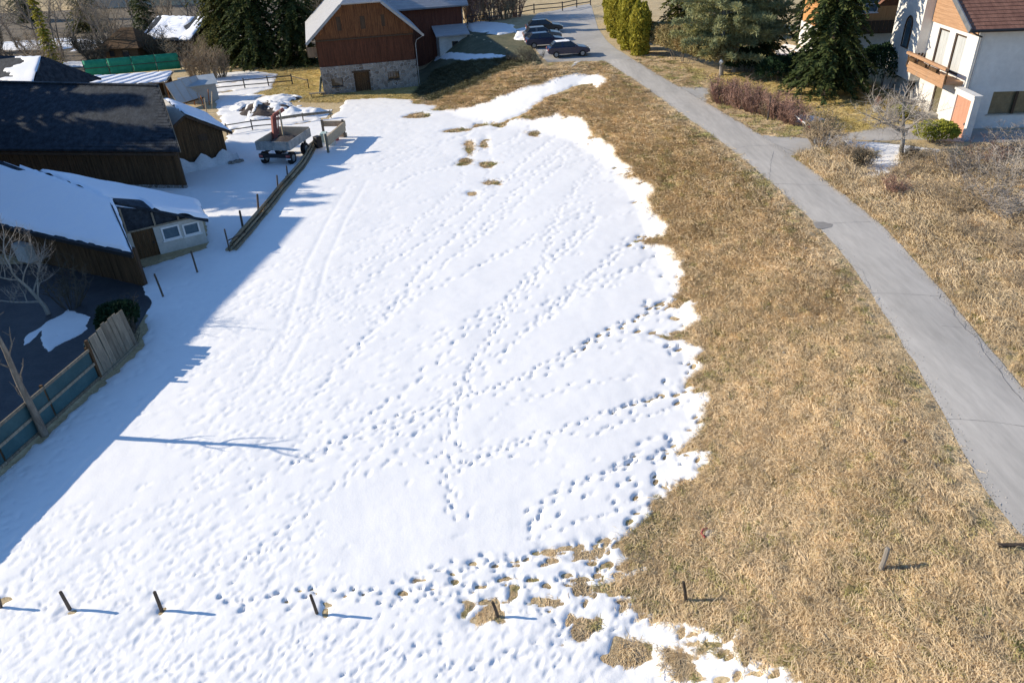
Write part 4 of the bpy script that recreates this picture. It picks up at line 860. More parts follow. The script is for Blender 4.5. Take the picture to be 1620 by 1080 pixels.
# front wall below the long eave
ed = (p4x - p1)[:2]; el = np.linalg.norm(ed); ea = math.atan2(-ed[1], -ed[0]); fx, fy = (p1 - _ls)[:2] + np.array([-0.15, 0.62])
mb = MB(); mb.box(-el, -0.1, 0.02, 0.2, -0.3, 2.15); place_local(mb.build('front_wall', M['darkwood'], ls), fx, fy, 0, ea)
o = boards('front_cladding', ls, M['oldwood'], -el, -0.1, 0.0, 2.12, 0.25, 0.0, seed=41, d=0.04); place_local(o, fx, fy, 0, ea)
MB().box(-9.6, -8.5, -0.6, -0.1, 0.2, 1.25).build('box', M['dullwhite']).name = 'white_crate'
wc = bpy.data.objects['white_crate']; wc.location = (fx - 21.2, fy + 38.9, 0); wc.rotation_euler = (0, 0, ea); tag(wc, 'pale crate standing under the eave of the low shed', 'crate')

# ---- house beyond the slate barn, half its roof still white
hz = empty('far_house', (-46, 74, 0), math.radians(-17)); tag(hz, 'dark roofed house behind the slate barn, snow on right part of roof', 'house')
MB().box(-9, 3.6, -2.6, 4.4, -0.3, 3.3).build('wall', M['oldplaster'], hz)
mb = MB(); slab(mb, [(-10, -3.6, 3.0), (4.6, -3.6, 3.0), (3.0, 0.9, 5.9), (-10, 0.9, 5.9)], 0.2); slab(mb, [(4.6, 5.4, 3.0), (-10, 5.4, 3.0), (-10, 0.9, 5.9), (3.0, 0.9, 5.9)], 0.2); slab(mb, [(4.6, -3.6, 3.0), (4.6, 5.4, 3.0), (3.0, 0.9, 5.9), (3.0, 0.9, 5.9)], 0.2); mb.build('roof', M['slate'], hz)
snow_quad('roof_snow', hz, [(-1.5, -3.55, 3.05), (4.5, -3.55, 3.05), (2.9, 0.85, 5.9), (-1.5, 0.85, 5.9)], M['roofsnow'], 0.12, 50, 13, lambda S, Tt, P: (S - 0.38 + 0.28 * vnoise(P[..., 0] * 0.2, P[..., 2] * 4, 0.5, 4)) * 3)
mb = MB(); mb.box(-3.4, -2.7, 0.4, 1.1, 5.2, 7.1); mb.build('chimney', M['oldplaster'], hz)

# ---- low wood store with snow on its roof
ws = empty('wood_store', (-40.6, 81.8, 0), math.radians(4)); tag(ws, 'long low wood store, tree shadow stripes cut into its roof snow', 'shed')
for k in range(6): MB().box(-5.2 + k * 2.05, -5.08 + k * 2.05, -1.2, -1.08, 0, 1.75).build('post', M['greywood'], ws)
MB().box(-5.3, 5.3, 1.0, 1.2, 0, 2.1).build('back_wall', M['oldwood'], ws)
mb = MB(); slab(mb, [(-5.6, -1.6, 1.8), (5.6, -1.6, 1.8), (5.6, 1.7, 2.3), (-5.6, 1.7, 2.3)], 0.08); mb.build('roof', M['greywood'], ws)
snow_quad('roof_snow', ws, [(-5.5, -1.55, 1.82), (5.5, -1.55, 1.82), (5.5, 1.65, 2.32), (-5.5, 1.65, 2.32)], M['roofsnow'], 0.1, 110, 17, lambda S, Tt, P: 0.35 + 0.5 * np.sin((P[..., 0] - 1.1 * P[..., 1]) * 4.3 + 2 * vnoise(P[..., 0], P[..., 1], 1.5, 3)))  # narrow bare gaps across the snow imitate tree shadow stripes

# ---- hut beyond the green fence, far house, chalet behind the white house
ht = empty('garden_hut', (-50.0, 107.0, 0), math.radians(-8)); ht.scale = (0.8, 0.8, 0.8); tag(ht, 'brown garden hut with hipped roof beyond the green mesh fence', 'hut')
MB().box(-3.2, 3.0, -2.6, 3, -0.3, 2.5).build('wall', M['oldwood'], ht)
mb = MB(); ap = (-0.8, 0.4, 5.0); ap2 = (1.4, 0.4, 5.0); c = [(-4, -3.4, 2.3), (3.8, -3.4, 2.3), (3.8, 3.8, 2.3), (-4, 3.8, 2.3)]
slab(mb, [c[0], c[1], ap2, ap], 0.12); slab(mb, [c[1], c[2], ap2, ap2], 0.12); slab(mb, [c[2], c[3], ap, ap2], 0.12); slab(mb, [c[3], c[0], ap, ap], 0.12); mb.build('roof', M['oldwood'], ht)
window(ht, -2.2, -1.2, 0.9, 1.9, -2.6, depth=-0.03); window(ht, 0.2, 1.4, 0.2, 2.0, -2.6, depth=-0.03)
h2 = empty('snowy_roof_house', (-43.8, 111, 0), math.radians(-24)); tag(h2, 'low house with patchy snow roof right of the garden hut', 'house')
MB().box(-4, 4, -3, 4, -0.3, 2.4).build('wall', M['oldwood'], h2)
mb = MB(); slab(mb, [(-4.6, -3.8, 2.2), (4.6, -3.8, 2.2), (4.6, 0.5, 4.6), (-4.6, 0.5, 4.6)], 0.15); slab(mb, [(4.6, 4.8, 2.2), (-4.6, 4.8, 2.2), (-4.6, 0.5, 4.6), (4.6, 0.5, 4.6)], 0.15); mb.build('roof', M['slate'], h2)
snow_quad('roof_snow', h2, [(-4.5, -3.7, 2.25), (4.5, -3.7, 2.25), (4.5, 0.45, 4.62), (-4.5, 0.45, 4.62)], M['roofsnow'], 0.12, 50, 23, lambda S, Tt, P: 0.25 + 0.6 * vnoise(P[..., 0], P[..., 1], 1.3, 6))
h3 = empty('distant_house', (-82, 178, 4), math.radians(20)); tag(h3, 'grey distant house at the top edge left of the barn', 'house')
MB().box(-6, 6, -5, 5, -4, 5.5).build('wall', M['beige'], h3)
mb = MB(); slab(mb, [(-7, -6.2, 5.2), (7, -6.2, 5.2), (7, 0, 8.6), (-7, 0, 8.6)], 0.2); slab(mb, [(7, 6.2, 5.2), (-7, 6.2, 5.2), (-7, 0, 8.6), (7, 0, 8.6)], 0.2); mb.build('roof', M['slate'], h3)
for k in range(3): window(h3, -4.5 + k * 3.4, -3.2 + k * 3.4, 1.5, 3.0, -5, depth=-0.03, frame=M['white'])
ch = empty('chalet', (33.2, 70.5, 2.6), math.radians(-4)); tag(ch, 'orange wooden chalet behind the white house at the top edge', 'house')
mb = MB(); wall(mb, -3.2, 6, 2.6, 7.5, [(-1.7, 0.8, 4.2, 5.6)], 0.3); mb.box(-3.2, -2.9, 0.31, 8, 2.6, 7.5); mb.build('wall', M['chalet'], ch)
mb = MB(); wall(mb, -3.3, 6.1, -0.6, 2.59, [(-1.4, -0.2, 0.4, 2.0)], 0.3, -0.05); mb.box(-3.3, -3.0, 0.26, 8, -0.6, 2.59); mb.build('lower_wall', M['plaster'], ch)
window(ch, -1.7, 0.8, 4.2, 5.6, 0, frame=M['white'], glass=M['glassblue'], mull=2, cross=1, depth=0.1); window(ch, -1.4, -0.2, 0.4, 2.0, -0.05, frame=M['white'], depth=0.1)
mb = MB(); slab(mb, [(-4.4, -1.5, 7.0), (7, -1.5, 7.0), (7, 4, 9.4), (-4.4, 4, 9.4)], 0.2); slab(mb, [(7, 9.5, 7.0), (-4.4, 9.5, 7.0), (-4.4, 4, 9.4), (7, 4, 9.4)], 0.2); mb.build('roof', M['redtile'], ch)
mb = MB(); mb.box(-3.6, 5, -1.2, 0, 2.6, 2.75); mb.build('balcony_floor', M['darkwood'], ch)
for k in range(24): MB().box(-3.6 + k * 0.36, -3.6 + k * 0.36 + 0.33, -1.22, -1.18, 2.75, 3.7).build('balcony_board', M['darkwood'], ch)

# ---- unseen house added at the left, shaped to shade the yard and low shed
fh = empty('added_shade_house', (-40.6, 34.0, 0), math.radians(-8)); tag(fh, 'added unseen house left of the low shed, shaped to shade the yard', 'house')
MB().box(-5, 4.2, -15.5, 14.0, -0.3, 7.6).build('wall', M['plaster'], fh)
mb = MB(); slab(mb, [(5.2, -16.4, 7.2), (5.2, 14.8, 7.2), (0.6, 14.8, 11.8), (0.6, -16.4, 11.8)], 0.2); slab(mb, [(-6.2, 14.8, 7.2), (-6.2, -16.4, 7.2), (0.6, -16.4, 11.8), (0.6, 14.8, 11.8)], 0.2); mb.build('roof', M['slate'], fh)
for k in range(4):
    for zz in (1.2, 4.6):
        w_ = window(fh, -13.5 + k * 7.0, -12.2 + k * 7.0, zz, zz + 1.4, 0, frame=M['white'], depth=-0.03, sill=False); place_local(w_, 4.2, 0, 0, math.pi / 2)

# ---- white house at the right
HX = empty('white_house', (30.7, 49.35, 2.15), math.radians(-4)); tag(HX, 'white rendered two storey house with balcony, wood gable and red roof', 'house')
# local x to the right along the shaded wall, y back along the facade that faces the lane; that facade is built in a turned frame
HS, LEN, WID = 6.55, 10.6, 13.0
fa = math.radians(-90)   # facade frame: local u runs from the near corner backwards is -x of this frame
def fac(o): return place_local(o, 0, 0, 0, math.radians(-90))
ops_s = [(1.9, 5.2, 1.05, 2.5)]
mb = MB(); wall(mb, 0.31, WID, -0.6, HS, ops_s, 0.3, 0.0); mb.build('shaded_wall', M['plaster'], HX)
window(HX, 1.9, 3.5, 1.05, 2.5, 0.0, frame=M['bronze'], glass=M['bronze'], bar=0.06, depth=0.08); window(HX, 3.5, 5.2, 1.05, 2.5, 0.0, frame=M['bronze'], glass=M['bronze'], bar=0.06, depth=0.08)
# facade (faces -x): in the turned frame x' = -y, so points at depth v along the house are at x' = -v
ops_f = [(-5.4, -3.85, 3.3, 5.75), (-3.0, -1.45, 3.25, 5.75), (-4.1, -2.9, 0.15, 2.2)]
mb = MB(); wall(mb, -6.9, 0.0, -0.6, HS, ops_f, 0.3, 0.0); fac(mb.build('facade', M['plaster'], HX))
for o_, gl in ((ops_f[0], M['curtain']), (ops_f[1], M['curtain'])): fac(window(HX, *o_, 0.0, frame=M['darkwood'], glass=gl, bar=0.12, depth=0.12, sill=False, name='balcony_door'))
fac(window(HX, *ops_f[2], 0.0, frame=M['darkwood'], glass=M['bronze'], bar=0.08, depth=0.12))
mb = MB(); wall(mb, -10.9, -6.9, 1.9, 8.3, [(-9.1, -7.95, 3.9, 6.2)], 0.3, -0.75); mb.box(-6.9, -6.6, -0.75, 0.0, 1.9, 8.3); mb.box(-11.2, -10.9, -0.75, 3.0, -0.6, 8.3); mb.box(-10.9, -6.9, -0.44, 0.0, 1.9, 2.1); fac(mb.build('stair_tower', M['plaster'], HX))
mb = MB(); wall(mb, -10.9, -6.9, -0.6, 1.9, [(-8.3, -7.1, 0.3, 1.75)], 0.3, 0.0); fac(mb.build('tower_base', M['plaster'], HX)); fac(window(HX, -8.3, -7.1, 0.3, 1.75, 0.0, frame=M['darkwood'], bar=0.07))
# arched stair window: frame with a pointed round head set in the opening
aw = MB(); cx, r0 = -8.525, 0.56
arc = [(cx + r0 * math.cos(t), -0.80, 5.35 + r0 * 1.35 * math.sin(t)) for t in np.linspace(0, math.pi, 11)]
pf = [(cx + r0, -0.80, 3.95)] + arc + [(cx - r0, -0.80, 3.95)]; pf += [pf[0]]
aw.tube(pf, 0.055, 5); wfr = fac(aw.build('arched_window', M['darkwood'], HX)); mb = MB(); mb.prism([(p[0], -0.72, p[2]) for p in pf[:-1]], (0, 0.03, 0)); mb.build('pane', M['glassblue'], wfr)
mb = MB(); sp = [(-9.1, -0.749, 5.30), (-9.1, -0.749, 6.2), (-7.95, -0.749, 6.2), (-7.95, -0.749, 5.30)] + [(p[0], -0.749, p[2]) for p in arc]; mb.prism(sp, (0, 0.2, 0)); fac(mb.build('window_spandrel', M['plaster'], HX))
# wood clad gable above the facade, boards one by one
gsl = 0.50; RZ = HS + 0.35 + gsl * 6.6
nb = 14
for k in range(nb):
    z0 = HS - 0.55 + k * 0.30; z1 = z0 + 0.29; ua = max(0.05, (z0 - HS - 0.05) / gsl); ub = max(0.05, (z1 - HS - 0.05) / gsl)
    mb = MB(); mb.prism([(-6.85, -0.05, z0), (-ua, -0.05, z0), (-ub, -0.05, z1), (-6.85, -0.05, z1)], (0, -0.045 - 0.006 * (k % 2), 0)); fac(mb.build('gable_board', M['cladding'], HX))
mb = MB(); mb.prism([(-6.85, 0.0, HS), (-0.1, 0.0, HS), (-6.5, 0.0, RZ - 0.2), (-6.85, 0, RZ - 0.2)], (0, 0.25, 0)); fac(mb.build('gable_wall', M['plaster'], HX))
mb = MB(); mb.prism([(-3.0, -0.11, HS + 0.75), (-2.1, -0.11, HS + 0.55), (-2.2, -0.11, HS + 0.85), (-2.9, -0.11, HS + 1.1)], (0, -0.04, 0)); fac(mb.build('gable_vent', M['darkwood'], HX))
# roof
mb = MB(); slab(mb, [(-1.0, -0.75, HS - 0.05), (WID + 0.8, -0.75, HS - 0.05), (WID + 0.8, 6.6, RZ), (-1.0, 6.6, RZ)], 0.2); slab(mb, [(WID + 0.8, 14.5, HS - 0.3), (-1.0, 14.5, HS - 0.3), (-1.0, 6.6, RZ), (WID + 0.8, 6.6, RZ)], 0.2); mb.build('roof', M['redtile'], HX)
rs = random.Random(2); mb = MB()
for r_ in range(22):
    y0, y1 = -0.78 + r_ * 0.34, -0.78 + (r_ + 1.12) * 0.34
    f0 = (y0 + 0.75) / 7.35; f1 = (y1 + 0.75) / 7.35; z0 = HS - 0.05 + (RZ - HS + 0.05) * f0; z1 = HS - 0.05 + (RZ - HS + 0.05) * f1
    for c_ in range(44):
        x0 = -1.0 + c_ * 0.336; j = rs.uniform(0, 0.008); mb.add([(x0, y0, z0 + 0.05 + j), (x0 + 0.325, y0, z0 + 0.05 + j), (x0 + 0.325, y1, z1 + 0.015), (x0, y1, z1 + 0.015), (x0, y0, z0), (x0 + 0.325, y0, z0)], [(0, 1, 2, 3), (4, 5, 1, 0)])
o = mb.build('roof_tiles', M['redtile'], HX); o['kind'] = 'stuff'
mb = MB(); mb.beam((-1.05, -0.78, HS - 0.08), (-1.05, 6.6, RZ - 0.03), 0.08, 0.34); mb.build('barge_board', M['metal'], HX)
mb = MB(); mb.tube([(-1.05, -0.85, HS - 0.1), (WID, -0.85, HS - 0.1)], 0.08, 7).tube([(-1.0, -0.85, HS - 0.12), (-0.4, -0.4, HS - 0.4), (0.15, -0.06, HS - 0.6)], 0.05, 6); mb.build('gutter', M['blackmetal'], HX)
mb = MB(); mb.tube([(5.3, -0.7, HS + 0.1), (5.3, 3.0, HS + 0.1 + 3.7 * (RZ - HS) / 7.35)], 0.03, 5); mb.build('lightning_wire', M['metal'], HX)
# balcony with plank front
mb = MB(); mb.box(-6.5, -0.4, -1.25, -0.02, 2.95, 3.12); fac(mb.build('balcony_floor', M['cladding'], HX))
for k in range(3): mb = MB(); mb.box(-6.0, -0.35, -1.33, -1.28, 2.72 + 0.28 * k, 2.72 + 0.28 * k + 0.265); fac(mb.build('balcony_plank', M['cladding'], HX))
mb = MB(); mb.box(-6.5, -0.3, -1.42, -1.2, 3.85, 4.02); fac(mb.build('balcony_rail', M['cladding'], HX))
for u in (-6.45, -5.9, -4.5, -3.0, -1.6, -0.4): fac(MB().box(u, u + 0.1, -1.27, -1.2, 3.0, 3.84).build('balcony_post', M['oldwood'], HX))
mb = MB()
for k in range(5): mb.beam((-6.55, -1.2 + 0.25 * k, 3.1), (-6.55, -0.95 + 0.25 * k, 3.85), 0.04, 0.12)
fac(mb.build('balcony_lattice', M['oldwood'], HX))
# porch / garage door block
mb = MB(); wall(mb, -0.2, 2.35, -0.6, 2.72, [(0.12, 2.04, -0.4, 2.44)], 0.42, -0.48); fac(mb.build('porch', M['plaster'], HX))
mb = MB(); mb.box(-0.28, 2.43, -0.56, -0.02, 2.725, 2.84); fac(mb.build('porch_roof', M['plaster'], HX))
M['doorsalmon'] = wood('salmon_door', (0.42, 0.21, 0.135), (0.50, 0.26, 0.17), 0.06, s=(3, 3, 0.3))
for k in range(8): mb = MB(); mb.box(0.125 + k * 0.239, 0.125 + k * 0.239 + 0.234, -0.40, -0.36, -0.35, 2.43); fac(mb.build('door_board', M['doorsalmon'], HX))
mb = MB(); mb.cbox((1.9, -0.45, 0.95), (0.05, 0.1, 0.16)); fac(mb.build('door_handle', M['metal'], HX))
mb = MB(); mb.box(0.0, WID, -0.06, -0.005, -0.6, 0.12); mb.build('plinth', M['beige'], HX)

mb = MB(); mb.tube([(0.12, -0.07, HS - 0.55), (0.12, -0.07, 2.9), (0.12, -0.07, -0.3)], 0.045, 7); mb.build('downpipe', M['metal'], HX)
MB().box(1.8, 5.3, -0.09, -0.002, 0.97, 1.04).build('sill', M['beige'], HX)
mb = MB(); mb.box(3.35, 3.5, -0.07, -0.01, 1.05, 2.5); mb.build('window_post', M['darkwood'], HX)
for k in range(3): fac(MB().box(-5.6 + 1.7 * k, -4.5 + 1.7 * k, -1.62, -1.44, 3.58, 3.80).build('flower_box', M['oldwood'], HX))
# ------------------------------------------------------------------ fences, posts, poles and farm things
def hy(px, py, D):
    a = at(px, py, 0.0); return np.array([a[0] * D / a[1], D, CAM_H * (1 - D / a[1])])
M['post'] = wood('dark_post_wood', (0.045, 0.035, 0.028), (0.10, 0.078, 0.058), 0.3, 0.2)
M['greypost'] = wood('grey_post_wood', (0.17, 0.15, 0.125), (0.26, 0.23, 0.195), 0.25, 0.2)
ORD = ['first', 'second', 'third', 'fourth', 'fifth', 'sixth', 'seventh', 'eighth', 'ninth']
def post_obj(name, base, top, r, mt, label, group, n=7):
    b = Vector(base); t = Vector(top) - b; mb = MB(); rr = random.Random(hash(label) & 255)
    pts = [t.normalized() * -0.25, t * 0.0, t * 0.5 + Vector((0.01, -0.01, 0)), t * 0.97, t]
    mb.tube(pts, [r * 1.05, r * 1.05, r, r * 0.95, r * 0.6], n); o = mb.build(name, mt); o.location = b
    return tag(o, label, 'post', group)
FP = [((2, 962), (-4, 940), 'dark fence post cut by the left edge of the picture', 0.045), ((111, 964), (95, 935), 'slanting dark fence post in snow, second from the left edge', 0.05), ((256, 966), (244, 935), 'slanting dark fence post in snow, third from the left edge', 0.05),
      ((502, 971), (491, 940), 'slanting dark fence post standing in a small melted hollow', 0.045), ((788, 975), (779, 951), 'short dark post stub in a brown melted patch', 0.045), ((1085, 952), (1081, 919), 'thin dark fence post on grass beside the snow edge', 0.045), ((1392, 903), (1405, 866), 'thick grey fence post leaning right on the grassy bank', 0.065)]
for b, t, lb, r in FP:
    s = surf(*b); tp = hy(*t, s[1]); post_obj('fence_post', s, tp, r, M['greypost'] if 'grey' in lb else M['post'], lb, 'foreground fence posts')
s = surf(1598, 869); post_obj('fallen_post', (s[0] - 0.05, s[1] + 0.05, s[2] + 0.12), (s[0] + 1.3, s[1] - 0.1, s[2] + 0.22), 0.05, M['post'], 'fallen dark post lying beside the lane at the right edge', 'foreground fence posts')
LP = [((386, 369), (379, 333), 0.07), ((409, 334), (407, 307), 0.07), ((440, 304), (438, 277), 0.055), ((456, 288), (453, 262), 0.055), ((364, 400), (355, 362), 0.045), ((313, 433), (302, 397), 0.05), ((259, 471), (244, 433), 0.05)]
LL = ['thick dark post at the near end of the pole pile', 'thick dark post, second along the pole pile', 'dark post, third along the pole pile', 'dark post beside the far end of the pole pile', 'thin iron stake at the tip of the pole pile', 'lone thin post in snow in front of the low shed', 'thin dark post in snow near the yard bush']
for (b, t, r), lb in zip(LP, LL):
    s = surf(*b); s[2] += 0.03; tp = hy(*t, s[1]); post_obj('yard_post', s, tp, r, M['post'], lb, 'posts along the farmyard edge')
s = surf(364, 400); r0 = Vector((s[0], s[1], 0.75)); mb = MB(); mb.tube([(0, 0, 0), (0.75, 1.15, 0.02)], 0.035, 6); o = mb.build('brace_rail', M['post']); o.location = r0; tag(o, 'short rail joining the iron stake to the pole pile', 'rail')

# long pile of peeled poles
rr = random.Random(12); line = [np.array(p) for p in [(-16.0, 39.3), (-15.75, 43.2), (-15.55, 48.8), (-15.25, 55.0), (-15.5, 61.0)]]
def along(t):
    t = max(0, min(1, t)) * 4; i = min(3, int(t)); f = t - i; return line[i] * (1 - f) + line[i + 1] * f
k = 0
for lay, (z, offs) in enumerate([(0.16, (-0.24, 0.0, 0.24)), (0.36, (-0.13, 0.13)), (0.56, (0.0,))]):
    for off in offs:
        t = 0.0 + 0.02 * rr.random() + 0.02 * lay; nth = 0
        while t < 0.93 - 0.03 * lay:
            L = rr.uniform(0.24, 0.33); t1 = min(0.97, t + L); r = rr.uniform(0.07, 0.11); P = []
            for q in np.linspace(t, t1, 7):
                c = along(q); P.append((c[0] + off + rr.uniform(-0.03, 0.03), c[1], z + Tz(c[0], c[1]) + rr.uniform(-0.015, 0.02)))
            b0 = Vector(P[0]); mb = MB(); mb.tube([Vector(p) - b0 for p in P], [r * (1 - 0.035 * i) for i in range(7)], 7); o = mb.build('wooden_pole', M['logwood'], smooth=False); o.location = b0
            where = 'near end' if t < 0.28 else ('middle' if t < 0.6 else 'far end'); hgt = ('bottom layer', 'middle layer', 'top')[lay]
            tag(o, 'peeled pole, %s, %s row, %s from the near tip of the pile' % (hgt, 'yard side' if off < -0.05 else ('field side' if off > 0.05 else 'centre'), ORD[nth]), 'pole', 'poles stacked along the farmyard edge'); t = t1 - 0.01; k += 1; nth += 1

# teal board fence and the plank gate section at the left
def lerp(a, b, t): return np.array(a) * (1 - t) + np.array(b) * t
fA, fB = np.array([-19.55, 15.6]), np.array([-17.72, 26.45])
tf = empty('board_fence', (fA[0], fA[1], 0), math.atan2(fB[1] - fA[1], fB[0] - fA[0])); tag(tf, 'dark teal board fence with pale timber rails at the left', 'fence')
FL = float(np.linalg.norm(fB - fA)); npan = 4
for i in range(npan):
    a, b = FL * i / npan + 0.05, FL * (i + 1) / npan - 0.05
    for z0, z1 in ((0.20, 0.78), (0.90, 1.46)):
        MB().box(a, b, -0.02, 0.015, z0, z1).build('board', M['tealboard'], tf)
for z in (0.14, 0.84, 1.52):
    for i in range(npan): MB().box(FL * i / npan, FL * (i + 1) / npan - 0.02, -0.075, -0.022, z - 0.06, z + 0.06).build('rail', M['greywood'], tf)
for i in range(npan + 1): MB().box(FL * i / npan - 0.05, FL * i / npan + 0.05, 0.018, 0.12, -0.3, 1.62).build('post', M['oldwood'], tf)
pA, pB = np.array([-17.70, 26.5]), np.array([-17.30, 29.25])
pf = empty('plank_fence', (pA[0], pA[1], 0), math.atan2(pB[1] - pA[1], pB[0] - pA[0])); tag(pf, 'grey weathered vertical plank fence beside the dark bush', 'fence')
PL = float(np.linalg.norm(pB - pA)); rr = random.Random(4); u = 0.06
while u < PL:
    w = rr.uniform(0.24, 0.34); MB().obox((u, -0.03 - 0.01 * rr.random(), 0.12 + 0.05 * rr.random()), (w - 0.02, 0, 0), (0, 0.03, 0), (rr.uniform(-0.04, 0.03), 0.16, 1.62 + 0.12 * rr.random() + 0.1 * math.sin(u))).build('plank', M['greywood'], pf); u += w
for z in (0.4, 1.3): MB().box(0, PL + 0.1, 0.05 + z * 0.09, 0.11 + z * 0.09, z - 0.05, z + 0.05).build('rail', M['oldwood'], pf)
MB().obox((0.03, 0.05, 0.1), (PL, 0, 0), (0, 0.02, 0), (0, 0.15, 1.6)).build('light_stop_sheet', M['tealboard'], pf); MB().box(-0.08, 0.05, -0.07, 0.03, -0.2, 1.95).build('post', M['oldwood'], pf); MB().box(-0.1, PL + 0.1, -0.09, -0.035, 0.0, 0.12).build('kick_board', M['greywood'], pf)  # sheet added behind the planks to stop sunlight through the gaps

# rail fences in the farmyard and beside the parking
def rail_fence(name, P, rails, hgt, label, mt, step=2.4, pr=0.05, rr_=0.04):
    P = [np.array(p) for p in P]; base = np.array([P[0][0], P[0][1], Tz(*P[0])]); root = empty(name, base); tag(root, label, 'fence')
    for a, b in zip(P[:-1], P[1:]):
        n = max(1, int(round(np.linalg.norm(b - a) / step)))
        for i in range(n):
            p, q = a + (b - a) * i / n, a + (b - a) * (i + 1) / n
            pz, qz = Tz(*p), Tz(*q)
            for h in rails: MB().tube([Vector((p[0], p[1], pz + h)) - Vector(base), Vector((q[0], q[1], qz + h + random.uniform(-.04, .04))) - Vector(base)], rr_, 5).build('rail', mt, root)
            MB().tube([Vector((p[0], p[1], pz - 0.2)) - Vector(base), Vector((p[0] + random.uniform(-.04, .04), p[1], pz + hgt)) - Vector(base)], pr, 6).build('post', mt, root)
    p = P[-1]; MB().tube([Vector((p[0], p[1], Tz(*p) - 0.2)) - Vector(base), Vector((p[0], p[1], Tz(*p) + hgt)) - Vector(base)], pr, 6).build('post', mt, root)
    return root
M['railwood'] = wood('dark_rail_wood', (0.05, 0.045, 0.04), (0.10, 0.09, 0.08), 0.2, 0.15)
rail_fence('rail_fence', [at(337, 146), at(388, 141), at(463, 134)], (0.45, 0.95), 1.15, 'long dark rail fence in snow, farthest from the camera', M['railwood'], 2.6, 0.07, 0.06)
rail_fence('rail_fence', [at(463, 134), at(489, 141)], (0.9,), 1.05, 'short single rail beside the corner of the tall barn', M['railwood'], 2.5, 0.06, 0.05)
rail_fence('rail_fence', [at(360, 214), at(400, 207), at(436, 203)], (0.4, 0.85), 1.0, 'dark rail fence between the gabled wing and the trailer', M['railwood'], 2.2, 0.06, 0.05)
rail_fence('rail_fence', [at(436, 199), at(480, 193), at(524, 188)], (0.55, 0.68), 0.8, 'low double rail behind the trailer reaching the snow field', M['greywood'], 2.4, 0.06, 0.08)
rail_fence('railing', [at_zr(800, 30), at_zr(845, 22), at_zr(890, 17), at_zr(934, 9)], (0.5, 1.0), 1.15, 'dark wooden railing along the far side of the parking area', M['railwood'], 3.0, 0.08, 0.06)
rail_fence('railing', [at_zr(740, 40), at_zr(775, 35), at_zr(800, 30)], (0.5, 1.0), 1.15, 'dark railing behind the snow bank beside the annex', M['railwood'], 3.0, 0.07, 0.05)
gm = empty('mesh_fence', (-50.6, 95.0, 0), math.atan2(2.6, 10.6)); tag(gm, 'bright green mesh fence in front of the garden hut', 'fence')
for i in range(4):
    mb = MB(); a, b = i * 2.75 + 0.04, (i + 1) * 2.75 - 0.04; V = []; F = []
    for u in range(9):
        for w in range(4): V.append((a + (b - a) * u / 8, 0.06 * math.sin(u * 1.9 + w + i), 0.15 + 0.62 * w))
    F = [(u * 4 + w, (u + 1) * 4 + w, (u + 1) * 4 + w + 1, u * 4 + w + 1) for u in range(8) for w in range(3)]
    o = link('mesh_panel', npmesh('mesh_panel', np.array(V), np.array(F)), M['greennet'], gm, True); sm = o.modifiers.new('cloth', 'SOLIDIFY'); sm.thickness = 0.02
for i in range(5): MB().tube([(i * 2.75, 0.08, -0.2), (i * 2.75, 0.08, 2.15)], 0.05, 6).build('post', M['railwood'], gm)
MB().box(0, 11, -0.1, -0.07, 1.05, 1.12).build('rail', M['railwood'], gm)

# glazed cold frame: four leaning panes on a timber trestle
cb = [P3(271, 153, 0.7), P3(285, 160, 0.7), P3(299, 165, 0.7), P3(314, 155, 0.7), P3(327, 146, 0.7)]
b0, b1 = P3(281, 161, 0.8), P3(328, 147, 0.8); dirv = (b1 - b0); Lc = np.linalg.norm(dirv); cf = empty('cold_frame', (b0[0], b0[1], 0), math.atan2(dirv[1], dirv[0])); tag(cf, 'leaning glazed cold frame of four panes beside the slate barn', 'cold frame')
M['frosted'] = mat('dusty_glass', (0.33, 0.37, 0.38), 0.35, 0.08, 1.4, (0.40, 0.43, 0.43), spec=0.5)
for k in range(4):
    u0, u1 = Lc * k / 4, Lc * (k + 1) / 4; MB().obox((u0 + 0.05, 0, 0.55), (u1 - u0 - 0.1, 0, 0), (0, 1.1, 1.9), (0, -0.03, 0.02)).build('pane', M['frosted'], cf)
for k in range(5): MB().beam((Lc * k / 4, -0.03, 0.53), (Lc * k / 4, 1.12, 2.5), 0.09, 0.07).build('glazing_bar', M['beige'], cf)
MB().box(-0.1, Lc + 0.1, 1.1, 1.2, 2.38, 2.5).build('ridge_beam', M['oldwood'], cf); MB().box(-0.1, Lc + 0.1, -0.1, -0.02, 0.42, 0.54).build('sill_beam', M['oldwood'], cf)
for u in (0.1, Lc * 0.5, Lc - 0.1):
    MB().tube([(u, 1.15, -0.1), (u, 1.15, 2.37)], 0.06, 6).build('leg', M['rust'], cf); MB().tube([(u, 0.0, -0.1), (u, -0.05, 0.42)], 0.06, 6).build('leg', M['rust'], cf)
s_ = empty('box_store', (-31.2, 79.5, 0), math.radians(25)); tag(s_, 'pale grey box shed with flat tilted lid behind the cold frame', 'shed')
MB().box(-1.6, 1.6, -1.0, 1.0, 0, 1.7).build('wall', M['beige'], s_); mb = MB(); slab(mb, [(-1.8, -1.2, 1.75), (1.8, -1.2, 1.75), (1.8, 1.2, 2.3), (-1.8, 1.2, 2.3)], 0.08); mb.build('lid', M['frosted'], s_)
for k in range(5):
    q = P3(318 + 4 * k, 162 + 6 * (k % 3), 0.3); mb = MB(); mb.tube([(0, 0, -0.2), (0.15 * (k - 2), 0.3, 1.0 + 0.12 * k)], 0.05, 5); o = mb.build('leaning_board', M['rust'] if k % 2 else M['palewood']); o.location = (q[0], q[1], 0.15)
    tag(o, ('rusty brown' if k % 2 else 'pale') + ' board leaning beside the cold frame, %s from its left' % ORD[k], 'board', 'boards leaning beside the cold frame')

